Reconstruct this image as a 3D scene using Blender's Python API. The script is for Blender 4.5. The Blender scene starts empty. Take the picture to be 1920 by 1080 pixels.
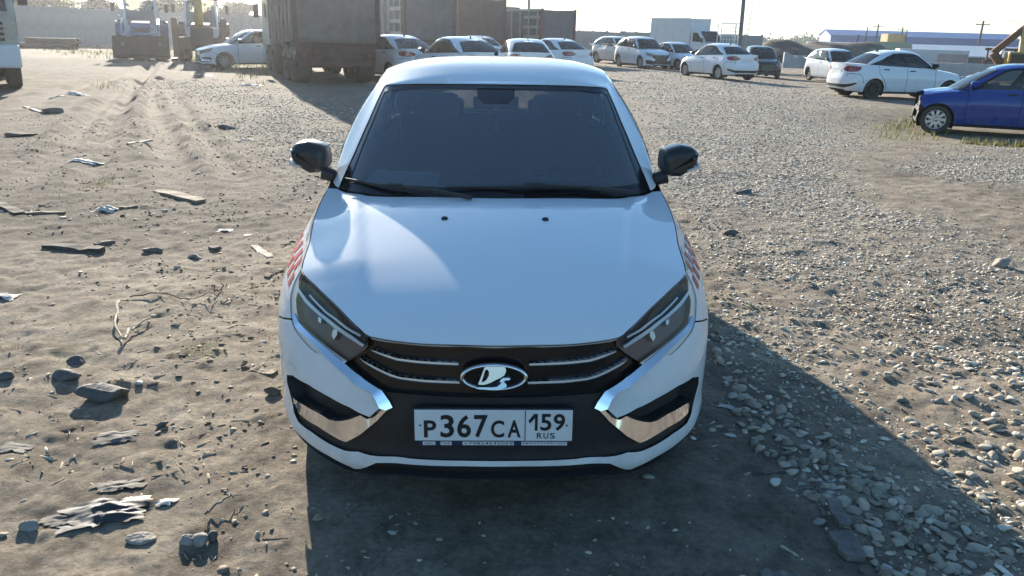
import bpy, bmesh, math, random
import numpy as np
from mathutils import Vector, Matrix, Quaternion
from mathutils.geometry import delaunay_2d_cdt

# ------------------------------------------------------------------ camera, sky, sun, exposure
SC = bpy.context.scene
COL = SC.collection
rad = math.radians
CAM_H, CAM_PITCH, CAM_ROLL = 1.65, rad(17.65), rad(1.7)
cam_data = bpy.data.cameras.new('camera')
cam_data.sensor_fit = 'HORIZONTAL'; cam_data.sensor_width = 36.0
cam_data.lens = 36.0 * 1500.0 / 1920.0
cam_data.clip_start = 0.05; cam_data.clip_end = 4000
cam = bpy.data.objects.new('camera', cam_data); COL.objects.link(cam)
_f = Vector((0, math.cos(CAM_PITCH), -math.sin(CAM_PITCH))); _u0 = Vector((0, math.sin(CAM_PITCH), math.cos(CAM_PITCH)))
_r = Vector((1, 0, 0)) * math.cos(CAM_ROLL) + _u0 * math.sin(CAM_ROLL)
_u = _u0 * math.cos(CAM_ROLL) - Vector((1, 0, 0)) * math.sin(CAM_ROLL)
cam.matrix_world = Matrix(((_r.x, _u.x, -_f.x, 0), (_r.y, _u.y, -_f.y, 0), (_r.z, _u.z, -_f.z, CAM_H), (0, 0, 0, 1)))
SC.camera = cam

SUN_AZ, SUN_EL = rad(-20.0), rad(17.0)          # azimuth from +Y, clockwise seen from above
SUN_DIR = Vector((math.sin(SUN_AZ) * math.cos(SUN_EL), math.cos(SUN_AZ) * math.cos(SUN_EL), math.sin(SUN_EL)))
world = bpy.data.worlds.new('World'); SC.world = world; world.use_nodes = True
wn = world.node_tree.nodes; wl = world.node_tree.links
bg = wn['Background']; sky = wn.new('ShaderNodeTexSky'); sky.sky_type = 'NISHITA'
sky.sun_disc = False; sky.sun_elevation = SUN_EL; sky.sun_rotation = SUN_AZ
sky.air_density = 1.0; sky.dust_density = 0.4; sky.ozone_density = 3.0
tint = wn.new('ShaderNodeMix'); tint.data_type = 'RGBA'; tint.blend_type = 'MULTIPLY'; tint.inputs['Factor'].default_value = 1.0; tint.inputs['B'].default_value = (.87, 1.04, 1.07, 1)   # camera white balance
wl.new(sky.outputs[0], tint.inputs['A']); wl.new(tint.outputs['Result'], bg.inputs[0]); bg.inputs[1].default_value = 0.086
sun_data = bpy.data.lights.new('sun', 'SUN'); sun_data.energy = 5.0; sun_data.angle = rad(0.53); sun_data.color = (1.0, .90, .76)
sun = bpy.data.objects.new('sun', sun_data); COL.objects.link(sun)
sun.rotation_euler = SUN_DIR.to_track_quat('Z', 'Y').to_euler(); sun.location = (-20, 60, 30)
SC.view_settings.view_transform = 'Standard'; SC.view_settings.look = 'None'
SC.view_settings.exposure = 1.36; SC.view_settings.gamma = 1.0; SC.view_settings.use_curve_mapping = False
SC.cycles.use_denoising = True
SC.cycles.max_bounces = 8; SC.cycles.transparent_max_bounces = 12
SC.cycles.caustics_reflective = False; SC.cycles.caustics_refractive = False

# ------------------------------------------------------------------ helpers
def tag(o, label=None, cat=None, group=None, kind=None):
    if label: o['label'] = label
    if cat: o['category'] = cat
    if group: o['group'] = group
    if kind: o['kind'] = kind
    return o
def empty(name, loc=(0, 0, 0), rz=0.0):
    o = bpy.data.objects.new(name, None); COL.objects.link(o); o.location = loc; o.rotation_euler = (0, 0, rz)
    o.empty_display_size = .2
    return o
def link(name, me, parent=None):
    o = bpy.data.objects.new(name, me); COL.objects.link(o)
    if parent: o.parent = parent
    return o
def copy_tree(o, parent=None):
    c = o.copy(); COL.objects.link(c)
    if parent: c.parent = parent
    for ch in list(o.children): copy_tree(ch, c)
    return c

class MB:
    """collects simple solids, links them as one mesh object"""
    def __init__(s): s.v = []; s.f = []; s.sm = []
    def add(s, v, f, smooth=False):
        n = len(s.v); s.v += [tuple(p) for p in v]; s.f += [tuple(i + n for i in q) for q in f]; s.sm += [smooth] * len(f); return s
    def box(s, c, d, rz=0.0, bev=0.0, M=None):
        x, y, z = d[0] / 2, d[1] / 2, d[2] / 2
        bm = bmesh.new(); bmesh.ops.create_cube(bm, size=1.0)
        bmesh.ops.scale(bm, vec=d, verts=bm.verts)
        if bev > 0: bmesh.ops.bevel(bm, geom=bm.edges[:], offset=bev, segments=2, profile=.6, affect='EDGES')
        R = Matrix.Rotation(rz, 3, 'Z') if M is None else M
        vs = [R @ p.co + Vector(c) for p in bm.verts]
        bm.verts.index_update(); fs = [[p.index for p in q.verts] for q in bm.faces]
        bm.free(); return s.add(vs, fs, False)
    def bar(s, a, b, w, h=None, up=(0, 0, 1)):
        a, b = Vector(a), Vector(b); h = h or w; d = (b - a).normalized(); u = Vector(up)
        if abs(d.dot(u)) > .98: u = Vector((1, 0, 0))
        r = d.cross(u).normalized(); u = r.cross(d)
        v = [p + r * (i * w / 2) + u * (j * h / 2) for p in (a, b) for i, j in ((-1, -1), (1, -1), (1, 1), (-1, 1))]
        return s.add(v, [(3, 2, 1, 0), (4, 5, 6, 7), (0, 1, 5, 4), (1, 2, 6, 5), (2, 3, 7, 6), (3, 0, 4, 7)])
    def tube(s, pts, r, n=8, cap=True, smooth=True):
        pts = [Vector(p) for p in pts]; rs = r if isinstance(r, (list, tuple)) else [r] * len(pts); v = []; f = []
        ref = None
        for i, p in enumerate(pts):
            d = (pts[min(i + 1, len(pts) - 1)] - pts[max(i - 1, 0)]).normalized()
            if ref is None: ref = Vector((0, 0, 1)) if abs(d.z) < .9 else Vector((1, 0, 0))
            a = d.cross(ref).normalized(); b = a.cross(d).normalized(); ref = b
            v += [p + a * (rs[i] * math.cos(k * 2 * math.pi / n)) + b * (rs[i] * math.sin(k * 2 * math.pi / n)) for k in range(n)]
        for i in range(len(pts) - 1):
            for k in range(n):
                f.append((i * n + k, (i + 1) * n + k, (i + 1) * n + (k + 1) % n, i * n + (k + 1) % n))
        s.add(v, f, smooth)
        if cap:
            m = len(pts) - 1
            s.add(v[:n], [tuple(range(n))]); s.add(v[m * n:], [tuple(range(n))[::-1]])
        return s
    def lathe(s, prof, axis='x', c=(0, 0, 0), n=28, smooth=True, close=False):
        v = []; f = []; m = len(prof)
        for k in range(n):
            a = 2 * math.pi * k / n
            for (r, h) in prof:
                p = (h, r * math.cos(a), r * math.sin(a)) if axis == 'x' else ((r * math.cos(a), h, r * math.sin(a)) if axis == 'y' else (r * math.cos(a), r * math.sin(a), h))
                v.append((p[0] + c[0], p[1] + c[1], p[2] + c[2]))
        for k in range(n):
            q = (k + 1) % n
            for i in range(m if close else m - 1):
                j = (i + 1) % m
                f.append((k * m + i, q * m + i, q * m + j, k * m + j))
        return s.add(v, f, smooth)
    def prism(s, poly, h0, h1, axis='z'):
        """polygon extruded along an axis; poly in the other two"""
        n = len(poly)
        def P(a, b, h): return (a, b, h) if axis == 'z' else ((a, h, b) if axis == 'y' else (h, a, b))
        v = [P(a, b, h0) for a, b in poly] + [P(a, b, h1) for a, b in poly]
        f = [tuple(range(n)), tuple(range(n, 2 * n))[::-1]] + [(i, n + i, n + (i + 1) % n, (i + 1) % n) for i in range(n)]
        return s.add(v, f)
    def build(s, name, mat, parent=None, loc=None, fix=True):
        me = bpy.data.meshes.new(name); me.from_pydata(s.v, [], s.f)
        me.polygons.foreach_set('use_smooth', s.sm)
        if fix:
            bm = bmesh.new(); bm.from_mesh(me); bmesh.ops.recalc_face_normals(bm, faces=bm.faces); bm.to_mesh(me); bm.free()
        me.materials.append(mat); me.update()
        o = link(name, me, parent)
        if loc is not None: o.location = loc
        return o

# ------------------------------------------------------------------ materials
def mat(name, col, rough=.5, metal=0.0, coat=0.0, spec=.5, noise=0.0, nscale=20.0, bump=0.0, bscale=60.0, col2=None, emit=None, crough=.03):
    m = bpy.data.materials.new(name); m.use_nodes = True; nt = m.node_tree; b = nt.nodes['Principled BSDF']
    b.inputs['Base Color'].default_value = (*col, 1); b.inputs['Roughness'].default_value = rough; b.inputs['Metallic'].default_value = metal
    b.inputs['Coat Weight'].default_value = coat; b.inputs['Coat Roughness'].default_value = crough; b.inputs['Specular IOR Level'].default_value = spec
    if noise > 0 or col2:
        tc = nt.nodes.new('ShaderNodeTexCoord'); n = nt.nodes.new('ShaderNodeTexNoise'); n.inputs['Scale'].default_value = nscale; n.inputs['Detail'].default_value = 5
        n.inputs['Roughness'].default_value = .65
        nt.links.new(tc.outputs['Object'], n.inputs['Vector'])
        r = nt.nodes.new('ShaderNodeValToRGB'); r.color_ramp.elements[0].position = .32; r.color_ramp.elements[1].position = .7
        c2 = col2 or tuple(c * (1 - noise) for c in col)
        r.color_ramp.elements[0].color = (*c2, 1); r.color_ramp.elements[1].color = (*col, 1)
        nt.links.new(n.outputs['Fac'], r.inputs['Fac']); nt.links.new(r.outputs['Color'], b.inputs['Base Color'])
        rr = nt.nodes.new('ShaderNodeMapRange'); rr.inputs['To Min'].default_value = min(1, rough * 1.25); rr.inputs['To Max'].default_value = rough * .85
        nt.links.new(n.outputs['Fac'], rr.inputs['Value']); nt.links.new(rr.outputs[0], b.inputs['Roughness'])
    if bump > 0:
        tc = nt.nodes.new('ShaderNodeTexCoord'); n2 = nt.nodes.new('ShaderNodeTexNoise'); n2.inputs['Scale'].default_value = bscale; n2.inputs['Detail'].default_value = 4
        nt.links.new(tc.outputs['Object'], n2.inputs['Vector'])
        bp = nt.nodes.new('ShaderNodeBump'); bp.inputs['Strength'].default_value = bump; bp.inputs['Distance'].default_value = .02
        nt.links.new(n2.outputs['Fac'], bp.inputs['Height']); nt.links.new(bp.outputs[0], b.inputs['Normal'])
    if emit: b.inputs['Emission Color'].default_value = (*emit[:3], 1); b.inputs['Emission Strength'].default_value = emit[3]
    return m
def glass_mat(name, tint, dust=.05, dustcol=(.5, .5, .5), ior=1.55):
    m = bpy.data.materials.new(name); m.use_nodes = True; nt = m.node_tree; nt.nodes.clear()
    out = nt.nodes.new('ShaderNodeOutputMaterial'); tr = nt.nodes.new('ShaderNodeBsdfTransparent'); tr.inputs[0].default_value = (*tint, 1)
    gl = nt.nodes.new('ShaderNodeBsdfGlossy'); gl.inputs['Roughness'].default_value = .02
    di = nt.nodes.new('ShaderNodeBsdfDiffuse'); di.inputs[0].default_value = (*dustcol, 1)
    fr = nt.nodes.new('ShaderNodeFresnel'); fr.inputs['IOR'].default_value = ior
    m1 = nt.nodes.new('ShaderNodeMixShader'); m1.inputs[0].default_value = dust
    m2 = nt.nodes.new('ShaderNodeMixShader')
    nt.links.new(tr.outputs[0], m1.inputs[1]); nt.links.new(di.outputs[0], m1.inputs[2])
    nt.links.new(fr.outputs[0], m2.inputs[0]); nt.links.new(m1.outputs[0], m2.inputs[1]); nt.links.new(gl.outputs[0], m2.inputs[2])
    nt.links.new(m2.outputs[0], out.inputs[0])
    return m
def paint_mat(name, col, dirt=.25):
    """car paint with clear coat, dust film thicker low on the body"""
    m = mat(name, col, rough=.5, coat=1.0, crough=.05, spec=.0)
    nt = m.node_tree; b = nt.nodes['Principled BSDF']
    tc = nt.nodes.new('ShaderNodeTexCoord'); sep = nt.nodes.new('ShaderNodeSeparateXYZ'); nt.links.new(tc.outputs['Object'], sep.inputs[0])
    mr = nt.nodes.new('ShaderNodeMapRange'); mr.inputs['From Min'].default_value = .75; mr.inputs['From Max'].default_value = .15; mr.inputs['To Min'].default_value = .04; mr.inputs['To Max'].default_value = 1.0
    nt.links.new(sep.outputs['Z'], mr.inputs['Value'])
    n = nt.nodes.new('ShaderNodeTexNoise'); n.inputs['Scale'].default_value = 5; n.inputs['Detail'].default_value = 8; n.inputs['Roughness'].default_value = .7
    nt.links.new(tc.outputs['Object'], n.inputs['Vector'])
    nm = nt.nodes.new('ShaderNodeMapRange'); nm.inputs['From Min'].default_value = .35; nm.inputs['From Max'].default_value = .75; nt.links.new(n.outputs['Fac'], nm.inputs['Value'])
    mu = nt.nodes.new('ShaderNodeMath'); mu.operation = 'MULTIPLY'; nt.links.new(mr.outputs[0], mu.inputs[0]); nt.links.new(nm.outputs[0], mu.inputs[1])
    m3 = nt.nodes.new('ShaderNodeMath'); m3.operation = 'MULTIPLY'; nt.links.new(mu.outputs[0], m3.inputs[0]); m3.inputs[1].default_value = dirt * 2
    mx = nt.nodes.new('ShaderNodeMix'); mx.data_type = 'RGBA'; mx.inputs['A'].default_value = (*col, 1); mx.inputs['B'].default_value = (.26, .21, .16, 1)
    nt.links.new(m3.outputs[0], mx.inputs['Factor']); nt.links.new(mx.outputs['Result'], b.inputs['Base Color'])
    m4 = nt.nodes.new('ShaderNodeMath'); m4.operation = 'MULTIPLY_ADD'; m4.inputs[1].default_value = -.9; m4.inputs[2].default_value = .92; m4.use_clamp = True
    nt.links.new(m3.outputs[0], m4.inputs[0]); nt.links.new(m4.outputs[0], b.inputs['Coat Weight'])
    m5 = nt.nodes.new('ShaderNodeMapRange'); m5.inputs['To Min'].default_value = .03; m5.inputs['To Max'].default_value = .075; nt.links.new(nm.outputs[0], m5.inputs['Value']); nt.links.new(m5.outputs[0], b.inputs['Coat Roughness'])
    return m
M = {}
M['white'] = paint_mat('white_paint', (.76, .78, .80))
M['blue'] = paint_mat('blue_paint', (.016, .05, .25), .2)
M['navy'] = paint_mat('dark_paint', (.018, .024, .034), .3)
M['ship_chrome'] = mat('ship_chrome', (.52, .53, .55), .24, .9)
M['gloss_black'] = mat('gloss_black', (.008, .008, .009), .2, coat=.25, spec=.35, noise=.3, nscale=8)
M['black'] = mat('black_plastic', (.018, .018, .019), .55, noise=.35, nscale=30)
M['mirror_black'] = mat('mirror_black', (.016, .017, .019), .32, coat=.15, noise=.2, nscale=20)
M['seam'] = mat('seam_black', (.006, .006, .006), .8)
M['dark'] = mat('dark_trim', (.022, .022, .024), .75, noise=.3, nscale=12)
M['seat'] = mat('seat_cloth', (.03, .03, .033), .9, noise=.3, nscale=60, bump=.3, bscale=300)
M['chrome'] = mat('chrome', (.82, .82, .83), .07, 1.0)
M['silver'] = mat('silver_plastic', (.55, .56, .57), .3, .4)
M['rim'] = mat('alloy', (.52, .52, .53), .32, .85, noise=.25, nscale=14)
M['clod'] = mat('soil_clod', (.20, .16, .118), .95, noise=.4, nscale=9, bump=.6, bscale=30)
M['steel_rim'] = mat('steel_wheel', (.03, .03, .032), .5, .2, noise=.3)
M['tyre'] = mat('tyre_rubber', (.028, .026, .024), .85, col2=(.075, .065, .052), nscale=9, bump=.3, bscale=80)
M['glass'] = glass_mat('window_glass', (.50, .55, .56), .06)
M['tint'] = glass_mat('tinted_glass', (.12, .13, .14), .05)
M['shield'] = glass_mat('windshield_glass', (.46, .51, .54), .23, (.40, .43, .46))
M['dark_glass'] = glass_mat('dark_glass', (.035, .04, .045), .05)
M['lens'] = glass_mat('lamp_lens', (.86, .84, .84), .03, ior=1.28)
M['lamp_inner'] = mat('lamp_bowl', (.27, .195, .17), .45, .1)
M['bar_chrome'] = mat('satin_chrome', (.86, .87, .88), .28, .55)
M['drl'] = mat('light_guide', (.42, .47, .52), .25, coat=.5)
M['lamp_dark'] = mat('lamp_brow', (.035, .037, .042), .2, coat=.5)
M['red_lamp'] = mat('red_lamp', (.22, .012, .012), .15, coat=.8)
M['amber'] = mat('amber_lens', (.75, .22, .03), .2, coat=.6)
M['plate'] = mat('plate_white', (.72, .73, .74), .4, noise=.12, nscale=25)
M['ink'] = mat('plate_ink', (.01, .01, .012), .5)
M['frame_blue'] = mat('plate_frame_blue', (.02, .03, .10), .4, noise=.4, nscale=30)
M['sticker'] = mat('red_stripe', (.50, .035, .025), .4)
M['paper'] = mat('paper', (.84, .90, .84), .8)  # for the sheet that stands in for a pale windscreen reflection
M['dull_lamp'] = mat('dusty_lamp', (.13, .035, .025), .6, noise=.4, nscale=20)

# ---- sedan body surfaces: car space, x lateral, y backwards from the nose, z up
def pchip(xk, yk):
    xk=np.asarray(xk,float); yk=np.asarray(yk,float)
    one = yk.ndim==1
    Y=yk[:,None] if one else yk
    h=np.diff(xk)[:,None]; d=np.diff(Y,axis=0)/h
    m=np.zeros_like(Y)
    w1=2*h[1:]+h[:-1]; w2=h[1:]+2*h[:-1]
    with np.errstate(divide='ignore',invalid='ignore'):
        mm=(w1+w2)/(w1/d[:-1]+w2/d[1:])
    m[1:-1]=np.where(d[:-1]*d[1:]>0,mm,0); m[0]=d[0]; m[-1]=d[-1]
    if not one: m[0,1:]=0; m[-1,1:]=0
    def f(x):
        x=np.asarray(x,float); i=np.clip(np.searchsorted(xk,x,side='right')-1,0,len(xk)-2)
        hh=(xk[i+1]-xk[i])[...,None]; t=(x-xk[i])[...,None]/hh
        r=(1+2*t)*(1-t)**2*Y[i]+t*(1-t)**2*hh*m[i]+t*t*(3-2*t)*Y[i+1]+t*t*(t-1)*hh*m[i+1]
        return r[...,0] if one else r
    return f
CW=.882; CL=4.41
def _plan():
    th=np.linspace(0,np.pi/2,400)
    fx=CW*np.sin(th)**(2/2.6); fy=.86*(1-np.cos(th)**(2/2.2))
    rx=CW*np.sin(th)**(2/3.2); ry=CL-.70*(1-np.cos(th)**(2/2.3))
    ys=np.linspace(.86,CL-.70,200)[1:-1]
    x=np.concatenate([fx,np.full(len(ys),CW),rx[::-1]]); y=np.concatenate([fy,ys,ry[::-1]])
    s=np.concatenate([[0],np.cumsum(np.hypot(np.diff(x),np.diff(y)))])
    return s,x,y
_ps,_px,_py=_plan(); SL=_ps[-1]
def O(s): return np.stack([np.interp(s,_ps,_px),np.interp(s,_ps,_py)],-1)
def sx(x,rear=False):
    h=len(_ps)//2
    return np.interp(-x,-_px[h:],_ps[h:]) if rear else np.interp(x,_px[:h],_ps[:h])
def sy(y): return np.interp(y,_py,_ps)
def On(s):
    e=.02; d=O(np.clip(s+e,0,SL))-O(np.clip(s-e,0,SL)); n=np.stack([d[...,1],-d[...,0]],-1)
    return n/np.linalg.norm(n,axis=-1,keepdims=True)
_ck=[(0,(0,.02,.681)),(sx(.22),(.2,.03,.681)),(sx(.45),(.414,.077,.69)),(sx(.52),(.458,.11,.712)),(sx(.62),(.543,.22,.745)),(sx(.73),(.636,.343,.775)),
 (sx(.81),(.72,.48,.802)),(sy(.72),(.741,.717,.845)),(sy(.95),(.768,.93,.884)),(sy(1.22),(.787,1.21,.922)),(sy(1.36),(.79,1.36,.943)),
 (sy(1.6),(.803,1.6,.982)),(sy(2.2),(.805,2.2,1.0)),(sy(2.8),(.797,2.8,1.02)),(sy(3.3),(.775,3.3,1.04)),(sy(3.72),(.735,3.72,1.06)),
 (sx(.83,True),(.675,4.05,1.075)),(sx(.70,True),(.58,4.24,1.085)),(sx(.35,True),(.3,4.315,1.09)),(SL,(0,4.33,1.09))]
_cf=pchip([k[0] for k in _ck],[k[1] for k in _ck])
_hoodz=pchip([-.1,.02,.06,.12,.2,.35,.55,.78,1.05,1.4],[.60,.681,.715,.752,.785,.832,.882,.926,.962,.985])
_hk=[k[1] for k in _ck[:11]]
_hxe=pchip([k[1] for k in _hk]+[1.6],[k[0] for k in _hk]+[.803]); _hze=pchip([k[1] for k in _hk]+[1.6],[k[2] for k in _hk]+[.982])
def hood_z(x,y):
    xe=np.maximum(_hxe(y),.02); zc=_hoodz(y); ze=np.minimum(_hze(y),zc)
    r=np.clip(np.abs(x)/xe,0,1.15)
    z=zc-(zc-ze)*r**2.3
    xc=.40+.16*np.clip((y-.2)/.9,0,1)          # raised outer shoulders of the bonnet
    k=np.clip((np.abs(x)-xc)/.075,0,1); k=k*k*k*(k*(6*k-15)+10)
    fall=np.clip((r-.72)/.28,0,1)
    amp=.014*np.clip((y-.10)/.35,0,1)*np.clip((1.30-y)/.2,0,1)
    return z+amp*k*(1-fall*fall*(3-2*fall))
_lid=pchip([3.5,3.72,3.85,4.1,4.25,4.33,4.45],[1.06,1.072,1.078,1.084,1.093,1.10,1.10])
_rk=[k[1] for k in _ck[15:]]
def lid_z(x,y):
    xe=np.interp(y,[3.6,3.72,4.05,4.24,4.33],[.74,.735,.675,.58,.45]); zc=_lid(y)
    return zc-.014*np.clip(np.abs(x)/xe,0,1.1)**3
def C(s):
    p=_cf(s).copy()
    return p
_zb=pchip([0,sx(.3),sx(.46),sx(.52),sx(.66),sx(.8),sy(1.2),sy(3.4),sy(4.0),SL],[.20,.20,.165,.155,.165,.185,.19,.19,.24,.27])
_ft0=pchip([0,sx(.45),sx(.62),sx(.81),sy(1.0),sy(1.6),sy(3.7),sx(.7,True),SL],[.3,.5,.52,.5,.6,.62,.62,.5,.45])
_fte=pchip([0,sx(.45),sx(.62),sx(.81),sy(1.0),sy(1.6),sy(3.7),sx(.7,True),SL],[1.,1.2,1.5,1.8,3.0,2.0,2.0,1.7,1.5])
_tuckf=pchip([0,.15,.19,.22,.26,.30,.36,.45,.6,1.2],[.05,.035,.012,.002,.0,.004,.002,0,0,0])
_tucks=pchip([0,.19,.24,.3,.4,.5,.62,.72,.8,1.3],[.10,.085,.05,.03,.014,.010,0,.004,.012,.03])
_tuckr=pchip([0,.24,.30,.38,.5,.6,.75,.85,.95,1.1],[.12,.10,.04,.015,0,0,.03,.05,.05,.05])
def ring(s,t):
    """lower body: s along the half perimeter from the nose, t from sill (0) to shoulder (1)"""
    s=np.asarray(s,float);t=np.asarray(t,float)
    c=C(s); zb=_zb(s); z=zb+(c[...,2]-zb)*t
    t0=_ft0(s); f=np.clip((t-t0)/(1-t0),0,1)**_fte(s)
    o=O(s); n=On(s)
    wf=np.clip(1-(o[...,1]-.62)/.45,0,1); wr=np.clip((o[...,1]-3.75)/.4,0,1); ws=1-wf-wr
    k=(wf*_tuckf(z)+ws*_tucks(z)+wr*_tuckr(z))*(1-f)
    p=o+(c[...,:2]-o)*f[...,None]-n*k[...,None]
    return np.concatenate([p,z[...,None]],-1)
_kk=[((0,1.05,.962),(0,1.80,1.408)),((.4,1.105,.955),(.35,1.82,1.406)),((.63,1.20,.955),(.53,1.865,1.397)),((.715,1.29,.955),(.572,1.91,1.392)),((.752,1.36,.953),(.592,1.99,1.40)),
 ((.79,1.50,.967),(.606,2.12,1.428)),((.803,1.75,.987),(.612,2.28,1.448)),((.805,2.2,1.0),(.613,2.48,1.455)),((.797,2.8,1.02),(.602,2.76,1.438)),((.775,3.3,1.04),(.575,2.99,1.40)),
 ((.735,3.70,1.06),(.535,3.14,1.368)),((.63,3.76,1.068),(.48,3.2,1.375)),((.3,3.81,1.075),(.25,3.235,1.405)),((0,3.82,1.077),(0,3.245,1.415))]
_kb=np.array([k[0] for k in _kk]);_kr=np.array([k[1] for k in _kk])
_kss=np.concatenate([[0],np.cumsum(np.linalg.norm(np.diff((_kb+_kr)/2,axis=0),axis=1))]); KL=_kss[-1]
_Kb=pchip(_kss,_kb);_Kr=pchip(_kss,_kr)
_blg=pchip([0,_kss[3],_kss[5],_kss[9],_kss[11],KL],[.03,.012,.035,.035,.02,.03])
def cabin(s,t):
    s=np.asarray(s,float);t=np.asarray(t,float)
    b=_Kb(s);r=_Kr(s)
    e=.03; d=_Kb(np.clip(s+e,0,KL))-_Kb(np.clip(s-e,0,KL)); n=np.stack([d[...,1],-d[...,0],0*d[...,0]],-1); n/=np.linalg.norm(n,axis=-1,keepdims=True)+1e-9
    n[...,0]*=np.clip(np.minimum(s,KL-s)/.05,0,1); n[...,2]=.5; n/=np.linalg.norm(n,axis=-1,keepdims=True)
    return b+(r-b)*t[...,None]+n*(_blg(s)*4*t*(1-t))[...,None]
_rzc=pchip([1.7,1.80,1.9,2.1,2.35,2.6,2.9,3.1,3.245,3.4],[1.365,1.408,1.447,1.498,1.52,1.52,1.492,1.452,1.415,1.36])
_rxe=pchip([1.8, 1.82, 1.865, 1.91, 1.99, 2.12, 2.28, 2.48, 2.76, 2.99, 3.14, 3.2, 3.235, 3.245],[0.02,.35,.53,.572,.592,.606,.612,.613,.602,.575,.535,.48,.25,.02])
_rze=pchip([1.8, 1.82, 1.865, 1.91, 1.99, 2.12, 2.28, 2.48, 2.76, 2.99, 3.14, 3.2, 3.235, 3.245],[1.408,1.406,1.397,1.392,1.40,1.428,1.448,1.455,1.438,1.40,1.368,1.375,1.405,1.415])
def roof_z(x,y):
    y=np.clip(y,1.80,3.245);xe=_rxe(y); r=np.clip(np.abs(x)/xe,0,1.1); zc=_rzc(y); ze=np.minimum(_rze(y),zc)
    return zc-(zc-ze)*r**3.6
# ------------------------------------------------------------------ panels cut out of the body surfaces
def pip(pts, poly):
    poly = np.asarray(poly, float); x, y = pts[:, 0], pts[:, 1]; inside = np.zeros(len(pts), bool)
    x0, y0 = poly[-1]
    for x1, y1 in poly:
        c = ((y1 > y) != (y0 > y)) & (x < (x0 - x1) * (y - y1) / ((y0 - y1) if y0 != y1 else 1e-12) + x1)
        inside ^= c; x0, y0 = x1, y1
    return inside
def strip(line, w, vs):
    """thin polygon along a line in (u,v); v is scaled by vs"""
    p = np.array(line, float) * [1, vs]; d = np.gradient(p, axis=0); n = np.stack([-d[:, 1], d[:, 0]], -1); n /= np.linalg.norm(n, axis=1, keepdims=True)
    q = np.concatenate([p + n * w / 2, (p - n * w / 2)[::-1]]); return [tuple(a) for a in q / [1, vs]]
def cdt_patch(domain, regions, step, vs=1.0, grid=None):
    """triangulates the domain with every region outline as an edge; returns uv, triangles, region index per triangle"""
    V = []; E = []
    def addpoly(poly, st):
        p = np.array(poly, float) * [1, vs]; n0 = len(V)
        for i in range(len(p)):
            a, b = p[i], p[(i + 1) % len(p)]; k = max(1, int(np.ceil(np.linalg.norm(b - a) / st)))
            for j in range(k): V.append(a + (b - a) * j / k)
        m = len(V) - n0
        E.extend((n0 + i, n0 + (i + 1) % m) for i in range(m))
    addpoly(domain, step)
    for r in regions: addpoly(r[1], step if len(r) < 4 else r[3])
    D = np.array(domain, float) * [1, vs]; lo, hi = D.min(0), D.max(0)
    gu = np.arange(lo[0] + step / 2, hi[0], step); gv = np.arange(lo[1] + step / 2, hi[1], step)
    if grid is not None: gu = grid
    g = np.stack(np.meshgrid(gu, gv, indexing='ij'), -1).reshape(-1, 2); g = g + (np.random.RandomState(3).rand(*g.shape) - .5) * step * .2
    g = g[pip(g, D)]
    # keep grid points clear of the outlines
    A = np.array([V[e[0]] for e in E]); B = np.array([V[e[1]] for e in E]); keep = np.ones(len(g), bool)
    for i in range(0, len(g), 400):
        q = g[i:i + 400, None]; ab = (B - A)[None]; t = np.clip(((q - A) * ab).sum(-1) / np.maximum((ab ** 2).sum(-1), 1e-12), 0, 1)
        dd = np.linalg.norm(q - (A + t[..., None] * ab), axis=-1).min(1); keep[i:i + 400] = dd > step * .35
    pts = [Vector(p) for p in V] + [Vector(p) for p in g[keep]]
    vo, eo, fo, _, _, _ = delaunay_2d_cdt(pts, E, [], 0, 1e-5)
    uv = np.array([(p.x, p.y) for p in vo]); tri = np.array([f for f in fo if len(f) == 3])
    cen = uv[tri].mean(1); ins = pip(cen, D); tri = tri[ins]; cen = cen[ins]
    lab = np.full(len(tri), -1)
    for i, r in enumerate(regions): lab[pip(cen, np.array(r[1], float) * [1, vs])] = i
    return uv / [1, vs], tri, lab
def surf_normals(surf, uv, e=1e-3, sgn=1):
    a = surf(uv[:, 0] + e, uv[:, 1]) - surf(uv[:, 0] - e, uv[:, 1]); b = surf(uv[:, 0], uv[:, 1] + e) - surf(uv[:, 0], uv[:, 1] - e)
    n = np.cross(a, b) * sgn; l = np.linalg.norm(n, axis=1, keepdims=True); return n / np.maximum(l, 1e-12)
def edge_ramp(line, vs, d0, slope):
    """depth that rises away from a line: tilts a trim strip upwards"""
    L = np.array(line, float) * [1, vs]
    def f(u):
        q = u * [1, vs]; a, b = L[:-1], L[1:]; ab = b - a
        t = np.clip(((q[:, None] - a) * ab).sum(-1) / np.maximum((ab ** 2).sum(-1), 1e-12), 0, 1)
        return d0 - slope * np.linalg.norm(q[:, None] - (a + t[..., None] * ab), axis=-1).min(1)
    return f
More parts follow.
